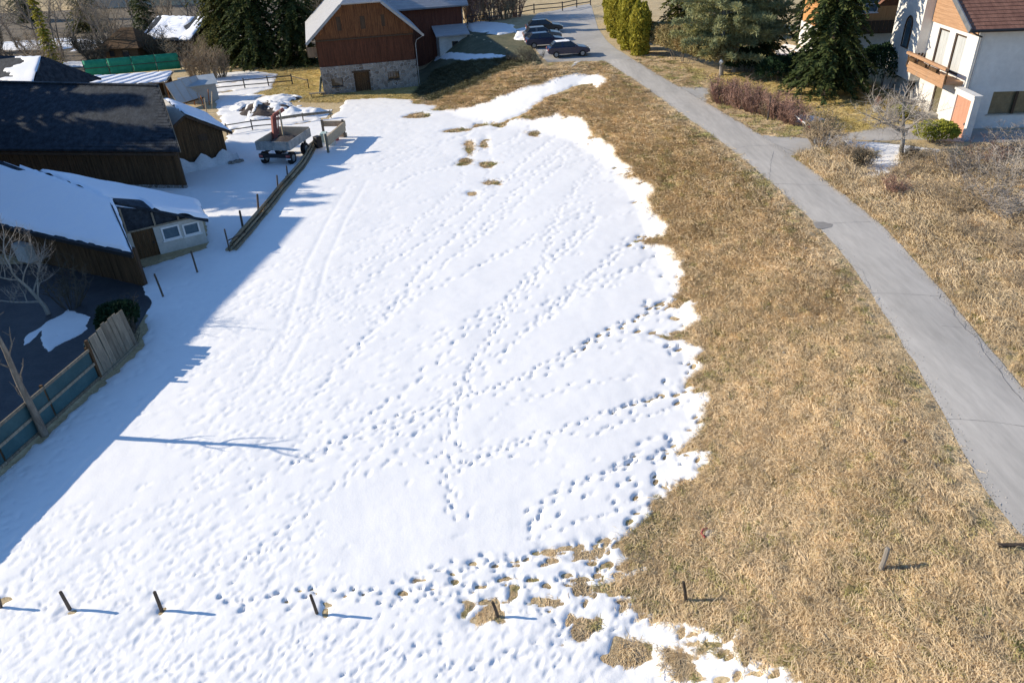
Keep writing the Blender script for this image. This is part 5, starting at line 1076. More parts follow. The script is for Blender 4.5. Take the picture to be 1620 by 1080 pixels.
# tipping trailer with a red hoist
tr = empty('tipping_trailer', (-18.75, 55.75, 0.05), math.radians(-12)); tag(tr, 'grey steel tipping trailer parked at the end of the pole pile', 'trailer')
TW, TL = 2.75, 3.9
MB().box(0.05, TW - 0.05, 0.05, TL - 0.05, 1.18, 1.28).build('bed_floor', M['soil'], tr)
M['bedgrey'] = mat('worn_grey_steel', (0.20, 0.215, 0.215), 0.6, 0.3, 2.5, (0.36, 0.36, 0.34), metal=0.1)
M['bedtan'] = mat('tan_board', (0.36, 0.30, 0.22), 0.8, 0.15, 1.5, (0.44, 0.37, 0.28))
for nm, b_, mt in (('tailgate', (0, TW, 0, 0.06, 1.2, 1.85), M['bedgrey']), ('side_board', (0, 0.06, 0.065, TL, 1.2, 1.85), M['bedtan']), ('side_board', (TW - 0.06, TW, 0.065, TL, 1.2, 1.85), M['bedgrey']), ('head_board', (0.065, TW - 0.065, TL - 0.06, TL, 1.2, 1.95), M['bedtan'])): MB().box(*b_).build(nm, mt, tr)
for u in (0.25, TW * 0.5, TW - 0.25): MB().box(u - 0.03, u + 0.03, -0.03, -0.002, 1.2, 1.84).build('rib', M['bedgrey'], tr)
for x in (0.6, TW - 0.75): MB().box(x, x + 0.15, 0.2, TL + 1.0, 0.95, 1.17).build('chassis_beam', M['blackmetal'], tr)
for x in (0.12, TW - 0.4):
    for y in (0.55, 2.9):
        w = MB(); w.tube([(x, y, 0.48), (x + 0.28, y, 0.48)], 0.48, 18); ty = w.build('wheel', M['rubber'], tr); w = MB(); w.tube([(x - 0.02, y, 0.48), (x + 0.3, y, 0.48)], 0.25, 14); w.build('rim', M['bedgrey'], ty)
MB().box(0.1, TW - 0.1, -0.02, 0.12, 0.62, 0.92).build('rear_panel', M['blackmetal'], tr)
for x in (0.12, TW - 0.42): MB().box(x, x + 0.3, -0.06, -0.025, 0.68, 0.84).build('tail_lamp', M['redpaint'], tr); MB().box(x - 0.02, x + 0.34, -0.05, 0.02, 0.5, 0.58).build('mudguard', M['white'], tr)
mb = MB()
for i in range(12):
    for j in range(10): pass
mv = []; n_ = 12
for i in range(n_):
    for j in range(n_):
        x = 0.1 + (TW - 0.2) * i / (n_ - 1); y = 0.5 + (TL - 0.6) * j / (n_ - 1); mv.append((x, y, 1.29 + 0.32 * math.sin(math.pi * i / (n_ - 1)) * math.sin(math.pi * j / (n_ - 1)) * (0.8 + 0.4 * random.random())))
o = link('load', npmesh('load', np.array(mv), grid_faces(n_, n_)[:, ::-1]), M['soil'], tr, True)
hs = MB(); hs.beam((0, 0, 0), (0.15, 0.2, 1.75), 0.34, 0.34); hs.beam((0.15, 0.2, 1.75), (0.75, 0.9, 2.1), 0.22, 0.26); hs.beam((0.4, -0.1, 0.4), (0.5, 0.3, 1.8), 0.09, 0.09)
o = hs.build('red_hoist', mat('rusty_red', (0.20, 0.05, 0.04), 0.8, 0.4, 3, (0.32, 0.13, 0.10)), bevel=0.02); o.location = (-17.95, 58.3, 1.35); o.rotation_euler = (0, 0, -0.2); tag(o, 'faded red loading hoist standing in the trailer bed', 'hoist')
o = MB().tube([(0, 0, 0), (0.1, 0.05, 2.1)], 0.07, 7).build('tan_stake', M['palewood']); o.location = (-17.35, 58.6, 1.35); tag(o, 'pale upright stake beside the red hoist', 'stake')
# timber crib right of the trailer
cr = empty('timber_crib', (-15.75, 58.4, 0.1), math.radians(-8)); tag(cr, 'tan timber crib with odds and ends right of the trailer', 'crib')
for b_ in ((-0.1, 2.0, 4.4, 4.55, 0.9, 1.35), (1.85, 2.0, 0.0, 4.39, 0.55, 1.3), (-0.1, 2.0, 4.38, 4.5, 0.0, 0.35), (-0.1, 0.05, 0, 4.37, 0.0, 0.4)): MB().box(*b_).build('timber', M['palewood'], cr)
for q in ((0, 0), (1.8, 0), (1.8, 4.3), (0, 4.3)): MB().box(q[0] - 0.02, q[0] + 0.14, q[1] - 0.1, q[1] + 0.06, -0.1, 1.5).build('post', M['greywood'], cr)
for k, (x, y, z, sx, sy, sz, mt, lb) in enumerate([(0.5, 3.1, 0.35, 0.5, 0.7, 0.7, 'palteal', 'teal drum box inside the timber crib'), (1.2, 3.4, 0.3, 0.8, 0.5, 0.6, 'redpaint', 'red machine part inside the timber crib'), (1.3, 2.2, 0.4, 0.6, 0.9, 0.8, 'dullwhite', 'white container inside the timber crib'), (0.6, 1.3, 0.45, 0.5, 0.5, 0.9, 'blackmetal', 'dark bin inside the timber crib')]):
    p = cr.matrix_basis @ Vector((x, y, z)); mb = MB(); mb.cbox((0, 0, 0), (sx, sy, sz), 0.3 * k); mb.cbox((0, 0, sz * 0.5 + 0.03), (sx * 1.06, sy * 1.06, 0.05), 0.3 * k); o = mb.build('container', M[mt], bevel=0.03); o.location = p; tag(o, lb, 'container')
# scrap heaps under snow
def heap(px, py, rx, ry, h, seed, label, capth, mt='soil'):
    c = at(px, py, 0); n = 30; V = []; H_ = []
    for j in range(n):
        for i in range(n):
            x = (i / (n - 1) * 2 - 1) * rx; y = (j / (n - 1) * 2 - 1) * ry; r = (x / rx) ** 2 + (y / ry) ** 2
            z = h * max(0, 1 - r) ** 0.7 * (0.7 + 0.5 * float(fbm(x + c[0], y + c[1], 0.9, seed))) - 0.05; V.append((x, y, z)); H_.append(z)
    root = empty('scrap_heap', (c[0], c[1], Tz(*c))); tag(root, label, 'heap')
    link('heap', npmesh('heap', np.array(V), grid_faces(n, n)), M[mt], root, False)
    V = np.array(V); cov = fbm(V[:, 0] + c[0], V[:, 1] + c[1], 1.0, seed + 7) + (V[:, 2] / h) * 0.9 + capth; V[:, 2] += np.where(cov > 0.2, 0.09, -0.06); f = grid_faces(n, n); f = f[(cov > 0.12)[f].any(axis=1)]
    link('snow_cap', npmesh('snow_cap', V, f), M['snow'], root, True); return root
heap(425, 178, 2.9, 2.2, 1.25, 3, 'dark scrap heap with a snow cap behind the trailer', -0.25); heap(388, 172, 1.6, 1.5, 0.8, 5, 'low snowy heap left of the scrap heap', 0.15); heap(478, 182, 2.6, 1.6, 0.9, 8, 'snow covered heap beside the low double rail', 0.5); heap(445, 158, 2.2, 1.4, 0.6, 11, 'flat snowy heap in front of the far rail fence', 0.1)
heap(408, 190, 1.2, 0.7, 0.5, 15, 'small dark heap beside the rail fence and trailer', -0.1)

# ------------------------------------------------------------------ parked cars
def car(loc, rz, paint, label, snowy=0.0, sc=1.0):
    root = empty('parked_car', loc, rz); tag(root, label, 'car', 'cars parked beside the lane')
    pm = mat('car_paint', paint, 0.28, 0.03, 1.0, tuple(c * 1.15 for c in paint), spec=0.6)
    side = [(-2.1, 0.42), (-2.12, 0.75), (-2.0, 0.92), (-1.35, 0.97), (0.75, 0.98), (1.75, 0.82), (2.08, 0.68), (2.12, 0.42), (1.72, 0.32), (-1.8, 0.32)]
    bm = bmesh.new(); rings = []
    for w, yy, zz in ((-0.86, 1, 0), (-0.72, 1.0, 0.02), (0.72, 1.0, 0.02), (0.86, 1, 0)):
        rings.append([bm.verts.new((x * (0.985 if abs(w) > 0.8 else 1.0), w, z + (zz if z > 0.6 else 0))) for x, z in side])
    n = len(side)
    for a, b in zip(rings[:-1], rings[1:]):
        for i in range(n): bm.faces.new((a[i], a[(i + 1) % n], b[(i + 1) % n], b[i]))
    bm.faces.new(rings[0][::-1]); bm.faces.new(rings[-1]); bmesh.ops.recalc_face_normals(bm, faces=bm.faces[:])
    bmesh.ops.bevel(bm, geom=bm.edges[:], offset=0.03, segments=1, affect='EDGES', clamp_overlap=True)
    me = bpy.data.meshes.new('body'); bm.to_mesh(me); bm.free(); link('body', me, pm, root)
    cab = [(-1.85, 0.95, 0.78), (-1.35, 1.42, 0.60), (0.15, 1.45, 0.60), (0.95, 0.96, 0.78)]
    V = [(x, -w, z) for x, z, w in cab] + [(x, w, z) for x, z, w in cab]
    cm = MB(); cm.add(V, [(0, 1, 2, 3)[::-1], (4, 5, 6, 7), (1, 5, 6, 2), (0, 4, 5, 1), (2, 6, 7, 3)]); cb_ = cm.build('cabin', pm, root, bevel=0.02)
    def sub(a, b, t): return tuple(a[i] * (1 - t) + b[i] * t for i in range(3))
    def pane(q, nm):
        q = [Vector(p) for p in q]; c = sum(q, Vector()) / 4; nrm = (q[1] - q[0]).cross(q[2] - q[0]).normalized(); nrm = nrm if nrm.dot(c - Vector((-0.4, 0, 1.1))) > 0 else -nrm
        q = [c + (p - c) * 0.86 + nrm * 0.012 for p in q]; m_ = MB(); m_.prism(q, nrm * 0.008); m_.build(nm, M['glass'], cb_)
    pane((V[2], V[6], V[7], V[3]), 'windscreen'); pane((V[0], V[4], V[5], V[1]), 'rear_window')
    for o_ in (0, 4):
        a, b, c, d = V[o_], V[o_ + 1], V[o_ + 2], V[o_ + 3]; pane((a, b, sub(b, c, 0.42), sub(a, d, 0.40)), 'side_window'); pane((sub(a, d, 0.44), sub(b, c, 0.46), c, d), 'side_window')
    for x in (-1.32, 1.32):
        for s_ in (-1, 1):
            w = MB(); w.tube([(x, s_ * 0.70, 0.31), (x, s_ * 0.885, 0.31)], 0.31, 18); ty = w.build('wheel', M['rubber'], root); w = MB(); w.tube([(x, s_ * 0.86, 0.31), (x, s_ * 0.897, 0.31)], 0.19, 14); w.build('rim', M['metal'], ty)
    for s_ in (-1, 1):
        MB().cbox((2.03, s_ * 0.62, 0.66), (0.16, 0.34, 0.13)).build('headlight', M['white'], root, bevel=0.02); MB().cbox((-2.07, s_ * 0.66, 0.75), (0.1, 0.26, 0.2)).build('tail_light', M['redpaint'], root, bevel=0.02)
        MB().cbox((0.62, s_ * 0.95, 1.0), (0.12, 0.2, 0.13)).build('mirror', pm, root, bevel=0.02)
    MB().cbox((2.1, 0, 0.45), (0.06, 1.0, 0.16)).build('grille', M['blackmetal'], root); MB().cbox((-2.13, 0, 0.6), (0.02, 0.5, 0.11)).build('number_plate', M['white'], root)
    if snowy > 0:
        snow_quad('roof_snow', root, [(-1.3, -0.56, 1.44), (0.1, -0.56, 1.47), (0.1, 0.56, 1.47), (-1.3, 0.56, 1.44)], M['snow'], snowy, 18, 5)
    return root
car((7.0, 77.9, Tz(7.0, 77.9) + 0.03), math.radians(4), (0.008, 0.016, 0.05), 'dark blue car nearest the bank, pale frost on its roof', 0.03)
car((5.0, 82.9, Tz(5.0, 82.9) + 0.03), math.radians(6), (0.015, 0.02, 0.05), 'dark navy hatchback, second car from the bank')
car((4.9, 86.6, Tz(4.9, 86.6) + 0.03), math.radians(4), (0.10, 0.105, 0.11), 'grey car, third from the bank')
car((5.4, 91.0, Tz(5.4, 91.0) + 0.03), math.radians(2), (0.02, 0.02, 0.022), 'black car farthest back in the parking row')

# ------------------------------------------------------------------ roadside and garden things
s = surf(1138, 128); mr = empty('road_mirror', s); tag(mr, 'small white lantern on a thin pole beside the pines', 'lamp')
MB().tube([(0, 0, -0.2), (0, 0, 1.35)], 0.03, 7).build('pole', M['metal'], mr); mb = MB(); mb.tube([(0, 0, 1.35), (0, 0, 1.5), (0, 0, 1.62), (0, 0, 1.75)], [0.05, 0.17, 0.17, 0.03], 6); mb.build('lantern_head', M['white'], mr)
a, b = surf(1251, 196), surf(1280, 221); bp = empty('barrier_pole', (a[0], a[1], a[2])); tag(bp, 'thin white and red barrier pole slanting at the driveway mouth', 'barrier')
d = Vector((b[0] - a[0], b[1] - a[1], b[2] - a[2])); z0 = Vector((0, 0, 0.75))
for k in range(7): MB().tube([z0 + d * (k / 7), z0 + d * ((k + 0.98) / 7)], 0.045, 7).build('band', M['white'] if k % 3 else M['redpaint'], bp)
MB().tube([(0, 0, -0.1), (0, 0, 0.8)], 0.05, 7).build('stand', M['railwood'], bp); MB().tube([d + Vector((0, 0, -0.1)), d + Vector((0, 0, 0.8))], 0.05, 7).build('stand', M['railwood'], bp)
s = surf(1214, 191); o = MB().tube([(0, 0, -0.1), (0.02, 0, 0.9), (0, 0, 1.75)], [0.07, 0.06, 0.05], 7).build('hedge_stake', M['railwood']); o.location = s; tag(o, 'dark upright stake in the red brown hedge', 'stake')
mb = MB(); mb.tube([(0, 0, 0), (0, 0, 0.25), (0, 0, 0.45)], [0.18, 0.26, 0.30], 12); s = surf(1386, 178); o = mb.build('flower_pot', M['beige'], smooth=False); o.location = s; tag(o, 'pale stone flower tub on the lawn by the white house', 'pot')
pt = empty('patio_table', surf(1456, 172), 0.3); tag(pt, 'white round patio table in front of the white house', 'table'); MB().tube([(0, 0, 0.70), (0, 0, 0.74)], 0.55, 18).build('table_top', M['white'], pt); MB().tube([(0, 0, 0.04), (0, 0, 0.695)], 0.05, 8).build('leg', M['white'], pt); MB().tube([(0, 0, 0), (0, 0, 0.04)], 0.28, 12).build('foot', M['white'], pt)
def chair(px, py, rz, label):
    r = empty('patio_chair', surf(px, py), rz); tag(r, label, 'chair', 'white chairs at the patio table'); MB().box(-0.24, 0.24, -0.24, 0.24, 0.42, 0.46).build('seat', M['white'], r); MB().obox((-0.24, 0.2, 0.47), (0.48, 0, 0), (0, 0.1, 0.5), (0, 0.03, 0)).build('backrest', M['white'], r)
    for x in (-0.22, 0.18):
        for y in (-0.22, 0.18): MB().box(x, x + 0.04, y, y + 0.04, 0, 0.415).build('leg', M['white'], r)
chair(1474, 176, -1.2, 'white patio chair right of the table'); chair(1444, 166, 0.8, 'white patio chair left of the table'); chair(1463, 162, 0.1, 'white patio chair behind the table')
s = surf(1438, 186); o = MB().box(-0.1, 3.4, -0.35, 0.35, -0.1, 0.35).build('garden_bed', M['beige'], bevel=0.04); o.location = s; o.rotation_euler = (0, 0, -0.25); tag(o, 'low pale stone edging in front of the patio', 'edging')
s = surf(1124, 846); mb = MB(); mb.tube([(0, 0, 0), (0, 0, 0.08), (0, 0, 0.13)], [0.20, 0.17, 0.08], 9); o = mb.build('field_stone', M['stone'], smooth=False); o.location = s; tag(o, 'flat grey stone in the grass beside red litter', 'stone')
mb = MB(); mb.tube([(-0.2, -0.12, 0.04), (-0.28, 0.02, 0.09), (-0.2, 0.14, 0.11), (-0.05, 0.22, 0.06)], 0.03, 6); o = mb.build('red_strap', M['redpaint']); o.location = s; tag(o, 'curved red strap lying in the dry grass', 'strap')
for k, (px, py) in enumerate([(1328, 650), (1283, 424), (1283, 520), (1190, 448), (1275, 395), (1430, 700), (1240, 560), (1560, 1010), (1210, 745), (1330, 960)]):
    s = surf(px, py); mb = MB(); mb.cbox((0, 0, 0.05), (0.14 + 0.03 * (k % 3), 0.10, 0.10), k * 0.9); o = mb.build('clod', M['soil'] if k % 2 else M['stone'], bevel=0.03); o.location = s
    tag(o, ('dark clod' if k % 2 else 'small grey stone') + ' on the bank, ' + ['lying midway between snow and lane', 'just below the tarmac patch', 'left of the lane bend', 'near the scalloped snow edge', 'above the lane bend near its edge', 'close to the lane in the lower bank', 'in the centre of the bank', 'at the bottom right corner', 'below the widest snow lobe', 'near the thin dark post'][k], 'stone', 'stones and clods on the bank')
# ------------------------------------------------------------------ trees, hedges and shrubs
M['bark'] = mat('grey_bark', (0.13, 0.105, 0.08), 0.9, 0.25, 3, (0.24, 0.20, 0.155), bump=0.02, bscale=8, stretch=(3, 3, 0.7))
M['palebark'] = mat('pale_bark', (0.24, 0.215, 0.18), 0.9, 0.2, 3, (0.36, 0.33, 0.28), bump=0.02, bscale=8, stretch=(3, 3, 0.7))
M['twigtan'] = mat('tan_twigs', (0.26, 0.195, 0.125), 0.9, 0.2, 2, (0.36, 0.28, 0.185), objvar=0.15)
M['twigred'] = mat('red_brown_twigs', (0.25, 0.145, 0.11), 0.9, 0.2, 2, (0.36, 0.225, 0.165), objvar=0.15)
M['twiggrey'] = mat('grey_twigs', (0.24, 0.205, 0.17), 0.9, 0.2, 2, (0.36, 0.315, 0.265), objvar=0.15)
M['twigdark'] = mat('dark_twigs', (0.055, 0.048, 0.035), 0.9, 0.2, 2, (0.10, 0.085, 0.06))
def leafm(n, a, b, v=0.3): return mat(n, a, 0.7, v, 0.8, b, spec=0.15, coords='World', trans=0.25)
M['spruce'] = leafm('spruce_needles', (0.035, 0.06, 0.022), (0.10, 0.115, 0.035))
M['sprucelight'] = leafm('olive_spruce_needles', (0.08, 0.09, 0.025), (0.14, 0.135, 0.035))
M['pine'] = leafm('pine_needles', (0.21, 0.255, 0.155), (0.40, 0.37, 0.16), 0.35)
M['thuja'] = leafm('thuja_leaves', (0.28, 0.26, 0.03), (0.44, 0.38, 0.06), 0.3)
M['hedge'] = leafm('hedge_leaves', (0.20, 0.19, 0.075), (0.38, 0.28, 0.13), 0.3)
M['box'] = leafm('box_leaves', (0.26, 0.27, 0.035), (0.40, 0.39, 0.07), 0.25)
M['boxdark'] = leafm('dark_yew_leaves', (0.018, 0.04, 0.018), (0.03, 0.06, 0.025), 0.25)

def quads(C, U, Vv):
    """rhombic leaf quads from centres and two half axes"""
    n = len(C); V = np.empty((n, 4, 3)); V[:, 0] = C - U; V[:, 1] = C + Vv; V[:, 2] = C + U; V[:, 3] = C - Vv
    return V.reshape(-1, 3), np.arange(4 * n).reshape(n, 4)
def unit(a): return a / (np.linalg.norm(a, axis=-1, keepdims=True) + 1e-9)
def conifer(name, loc, h, r, label, mt='spruce', seed=0, base=0.06, dens=1.0, tip=0.25, droop=0.35, bark='bark', group=None, rz=0.0):
    g = np.random.default_rng(seed); root = empty(name, loc, rz); tag(root, label, 'tree', group)
    mb = MB(); mb.tube([(0, 0, -0.3), (0.03, 0, h * 0.3), (0, 0.03, h * 0.7), (0, 0, h)], [0.022 * h, 0.017 * h, 0.008 * h, 0.01], 8); mb.build('trunk', M[bark], root)
    br = MB(); C = []; U = []; Vv = []; z = h * base; step = 0.42
    while z < h * 0.985:
        f = (z - h * base) / (h * (1 - base)); R = r * (1 - f) ** 0.85 * g.uniform(0.78, 1.12) + tip * 0.5; nb = max(4, int((6 + 3 * (1 - f)) * g.uniform(0.8, 1.2))); a0 = g.uniform(0, 6.28)
        for k in range(nb):
            a = a0 + 6.283 * k / nb + g.normal(0, 0.22); L = R * g.uniform(0.6, 1.12); zz = z + g.normal(0, 0.16); up = 0.15 + 0.25 * f
            d = np.array([math.cos(a), math.sin(a), 0]); ts = np.linspace(0.12, 1, max(3, int(L / 0.22)))
            P = np.array([d * L * t + np.array([0, 0, zz + L * (up * t - (droop + up) * t * t * 1.1)]) for t in ts])
            br.tube([P[0] * [0.1, 0.1, 1]] + [P[i] for i in range(0, len(P), max(1, len(P) // 3))], [0.03 + 0.006 * L] + [0.018] * len(range(0, len(P), max(1, len(P) // 3))), 3, cap=False)
            m = max(3, int(len(P) * 5.0 * dens)); tt = g.uniform(0.10, 1.03, m); q = np.array([np.interp(tt, ts, P[:, i]) for i in range(3)]).T
            side = np.array([-math.sin(a), math.cos(a), 0]); s_ = g.choice([-1, 1], m); w = (0.16 + 0.32 * (1 - tt) * min(1, L / 2.2)) * g.uniform(0.5, 1.4, m)
            dr = unit(d[None] * g.uniform(0.3, 0.9, m)[:, None] + side[None] * (s_ * g.uniform(0.3, 1.0, m))[:, None] + np.array([0, 0, -1])[None] * g.uniform(0.0, 0.75, m)[:, None])
            c = q + dr * w[:, None] * 0.8; C.append(c); U.append(dr * (w * 0.95)[:, None]); nn_ = unit(np.cross(dr, g.normal(0, 1, (m, 3)) * 0.5 + np.array([0, 0, 1.0]))); Vv.append(nn_ * (0.07 + 0.05 * g.random(m))[:, None])
        z += step * g.uniform(0.8, 1.2) * (1.0 if f < 0.7 else 0.75)
    V, F = quads(np.concatenate(C), np.concatenate(U), np.concatenate(Vv)); br.build('branches', M['bark'], root); link('crown', npmesh('crown', V, F), M[mt], root)
    return root
def pine(name, loc, h, r, label, seed, zlow, lean=(0, 0)):
    g = np.random.default_rng(seed); root = empty(name, loc); tag(root, label, 'tree')
    mb = MB(); mb.tube([(0, 0, -0.3), (lean[0] * 0.3, lean[1] * 0.3, h * 0.35), (lean[0] * 0.7, lean[1] * 0.7, h * 0.7), (lean[0], lean[1], h)], [0.2, 0.16, 0.10, 0.03], 9); mb.build('trunk', M['palebark'], root)
    br = MB(); C = []; U = []; Vv = []
    z = zlow
    while z < h:
        f = (z - zlow) / (h - zlow); R = r * (0.75 + 0.5 * math.sin(min(1, f * 1.3) * math.pi) - 0.45 * f); nb = g.integers(4, 7); a0 = g.uniform(0, 6.28)
        for k in range(nb):
            a = a0 + 6.283 * k / nb + g.normal(0, 0.3); L = R * g.uniform(0.55, 1.1); d = np.array([math.cos(a), math.sin(a), 0.12 + 0.25 * f]); o = np.array([lean[0] * z / h, lean[1] * z / h, z + g.normal(0, 0.15)])
            n = max(4, int(L / 0.3)); P = [o + d * L * t + np.array([0, 0, -0.10 * L * t * t]) for t in np.linspace(0, 1, n)]
            br.tube(P, [0.05 * (1 - t) + 0.012 for t in np.linspace(0, 1, n)], 4, cap=False)
            for t in np.linspace(0.22, 1, max(3, int(L / 0.22))):
                p = o + d * L * t + np.array([0, 0, -0.10 * L * t * t]); side = np.array([-d[1], d[0], 0])
                for s_ in (-1, 0, 1):
                    c0 = p + side * s_ * g.uniform(0.2, 0.65) * (1.15 - t) * 1.1 + np.array([0, 0, g.uniform(-0.05, 0.22)]); m = 13
                    dr = unit(g.normal(0, 1, (m, 3)) + np.array([0, 0, 0.55]) + d * 0.7); Ln = g.uniform(0.14, 0.25, m); C.append(c0 + dr * Ln[:, None]); U.append(dr * Ln[:, None]); Vv.append(unit(np.cross(dr, g.normal(0, 1, (m, 3)))) * 0.038)
        z += 0.62 * g.uniform(0.8, 1.2)
    V, F = quads(np.concatenate(C), np.concatenate(U), np.concatenate(Vv)); br.build('branches', M['palebark'], root); link('crown', npmesh('crown', V, F), M['pine'], root); return root
def leafy(name, loc, size, n, label, mt, cat, seed, shape='dome', leaf=0.09, rz=0.0, group=None, upright=0.3, stem=True, power=2.4):
    """dense clipped or columnar evergreen: a shell of leaf sprays with depth and a rough outline"""
    g = np.random.default_rng(seed); root = empty(name, loc, rz); tag(root, label, cat, group); sx, sy, sz = size
    d = unit(g.normal(0, 1, (n, 3))); d[:, 2] = np.where(d[:, 2] < -0.2, -d[:, 2], d[:, 2])
    if shape == 'box':
        k = (np.abs(d[:, 0]) ** 5 + np.abs(d[:, 1]) ** 5 + np.abs(d[:, 2]) ** 5) ** (-1 / 5.0)
    elif shape == 'column':
        k = (np.abs(d[:, 0]) ** 2 + np.abs(d[:, 1]) ** 2 + np.abs(d[:, 2]) ** 2) ** -0.5
        d = np.c_[d[:, 0], d[:, 1], g.uniform(0, 1, n) * 2 - 1]; rr_ = np.sqrt(np.clip(1 - np.clip(d[:, 2], 0, 1) ** 2.2, 0.01, 1)) * (0.80 + 0.2 * np.clip(1 + d[:, 2], 0, 1)); ln = np.hypot(d[:, 0], d[:, 1]) + 1e-6; d[:, 0] *= rr_ / ln; d[:, 1] *= rr_ / ln; k = np.ones(n)
    else:
        k = (np.abs(d[:, 0]) ** power + np.abs(d[:, 1]) ** power + np.abs(d[:, 2]) ** power) ** (-1 / power)
    lump = 1 + (0.17 if shape == 'column' else 0.11) * vnoise(d[:, 0] * sx * 3 + 7 * seed, d[:, 1] * sy * 3 + d[:, 2] * sz * 2.2, 0.8, seed) + 0.10 * vnoise(d[:, 0] * sx * 9, d[:, 1] * sy * 9 + d[:, 2] * sz * 7, 0.8, seed + 2)
    k = k * lump * (1 - 0.16 * g.random(n) ** 2)
    P = d * k[:, None] * np.array([sx, sy, sz / 2]); P[:, 2] += sz / 2
    nr = unit(P - np.array([0, 0, sz / 2])); dr = unit(nr * 0.6 + g.normal(0, 0.6, (n, 3)) + np.array([0, 0, upright])); L = leaf * g.uniform(0.6, 1.5, n)
    V, F = quads(P, dr * L[:, None], unit(np.cross(dr, g.normal(0, 1, (n, 3)))) * (L * 0.45)[:, None]); link('foliage', npmesh('foliage', V, F), M[mt], root)
    if stem:
        mb = MB(); core = []; 
        for i in range(9):
            a = 6.283 * i / 9; mb.tube([(0.25 * sx * math.cos(a), 0.25 * sy * math.sin(a), -0.1), (0.62 * sx * math.cos(a), 0.62 * sy * math.sin(a), sz * 0.72)], [0.03, 0.012], 4)
        mb.tube([(0, 0, -0.2), (0, 0, sz * 0.8)], [0.07, 0.03], 5); mb.build('stem', M['bark'], root)
    return root
def twig_mesh(seed, h=1.0, r=0.6, stems=26, sub=7, thick=0.012, curl=0.25, upright=1.0, subsub=0):
    """bare deciduous shrub: many thin branching stems"""
    g = np.random.default_rng(seed); mb = MB()
    for _ in range(stems):
        a = g.uniform(0, 6.28); sp = r * math.sqrt(g.random()); b = Vector((0.28 * sp * math.cos(a), 0.28 * sp * math.sin(a), -0.05)); L = h * g.uniform(0.6, 1.1)
        e = Vector((sp * math.cos(a) + g.normal(0, 0.08), sp * math.sin(a) + g.normal(0, 0.08), L)); P = []
        for t in np.linspace(0, 1, 5): P.append(b.lerp(e, t) + Vector((g.normal(0, curl * 0.12), g.normal(0, curl * 0.12), 0)) * t + Vector((math.cos(a), math.sin(a), 0)) * (0.18 * sp * math.sin(t * 3.14)))
        mb.tube(P, [thick * (1 - 0.75 * t) for t in np.linspace(0, 1, 5)], 3, cap=False)
        for _k in range(sub):
            t = g.uniform(0.25, 0.97); i = min(3, int(t * 4)); p = P[i].lerp(P[i + 1], t * 4 - i); aa = g.uniform(0, 6.28); l = h * g.uniform(0.14, 0.36)
            q = p + Vector((math.cos(aa) * l * 0.7, math.sin(aa) * l * 0.7, l * g.uniform(0.15, 0.9) * upright)); m = p.lerp(q, 0.5) + Vector((g.normal(0, 0.03), g.normal(0, 0.03), 0.02))
            mb.tube([p, m, q], [thick * 0.55, thick * 0.42, thick * 0.22], 3, cap=False)
            for _j in range(subsub):
                aa = g.uniform(0, 6.28); ll = l * 0.5; q2 = m + Vector((math.cos(aa) * ll, math.sin(aa) * ll, ll * 0.5)); mb.tube([m, q2], [thick * 0.4, thick * 0.2], 3, cap=False)
    return mb.mesh('twigs')
TW = [twig_mesh(i, 1.0, 0.55, 34, 9, 0.015, 0.3, 1.0, 1) for i in range(4)] + [twig_mesh(10 + i, 1.0, 0.9, 26, 10, 0.013, 0.5, 0.6, 1) for i in range(4)]
def shrub(loc, h, w, mt, label, group, seed, name='bare_shrub', cat='shrub', kind=0):
    g = random.Random(seed); me = TW[(seed % 4) + 4 * kind]; key = (me.name, mt)
    if key not in _TWM: m2 = me.copy(); m2.materials.append(M[mt]); _TWM[key] = m2
    o = bpy.data.objects.new(name, _TWM[key]); COL.objects.link(o); o.location = loc; o.rotation_euler = (0, 0, g.uniform(0, 6.28)); o.scale = (w, w * g.uniform(0.85, 1.15), h); return tag(o, label, cat, group)
_TWM = {}
def bare_tree(name, loc, h, r0, label, seed, mt='bark', tmt='twigtan', fork=0.25, spread=0.9, lev=4, group=None, lean=(0, 0), nb=(3, 5), twigs=True, rz=0.0, bl=1.0, rf=0.58):
    g = random.Random(seed); root = empty(name, loc, rz); tag(root, label, 'tree', group); tk = MB(); bh = MB(); tw = MB()
    def grow_(p, d, L, r, l):
        n = 4; P = [p]; q = p.copy(); dd = d.copy()
        for i in range(n):
            dd = (dd + Vector((g.gauss(0, 0.13), g.gauss(0, 0.13), 0.06 if l else 0.02))).normalized(); q = q + dd * L / n; P.append(q.copy())
        R = [r * (1 - 0.5 * i / n) for i in range(n + 1)]; (tk if l == 0 else bh if l < lev - 1 else tw).tube(P, R, (8, 5, 4, 3, 3)[min(l, 4)], cap=False)
        if l >= lev: return
        for k in range(g.randint(*nb)):
            t = g.uniform(fork if l == 0 else 0.25, 1.0); i = min(n - 1, int(t * n)); c = P[i].lerp(P[i + 1], t * n - i); a = g.uniform(0, 6.28)
            o = dd.orthogonal().normalized(); o = (Matrix.Rotation(a, 3, dd) @ o); nd = (dd * (1.0 - 0.4 * spread) + o * spread + Vector((0, 0, 0.22))).normalized(); grow_(c, nd, L * g.uniform(0.45, 0.72) * (bl if l == 0 else 1.0), R[i] * rf, l + 1)
        grow_(P[-1], dd, L * 0.6, R[-1], l + 1)
    grow_(Vector((0, 0, -0.2)), Vector((lean[0], lean[1], 1)).normalized(), h * 0.48, r0, 0)
    tk.build('trunk', M[mt], root, True); bh.build('branches', M[mt], root)
    if tw.f: tw.build('twigs', M[tmt], root)
    return root

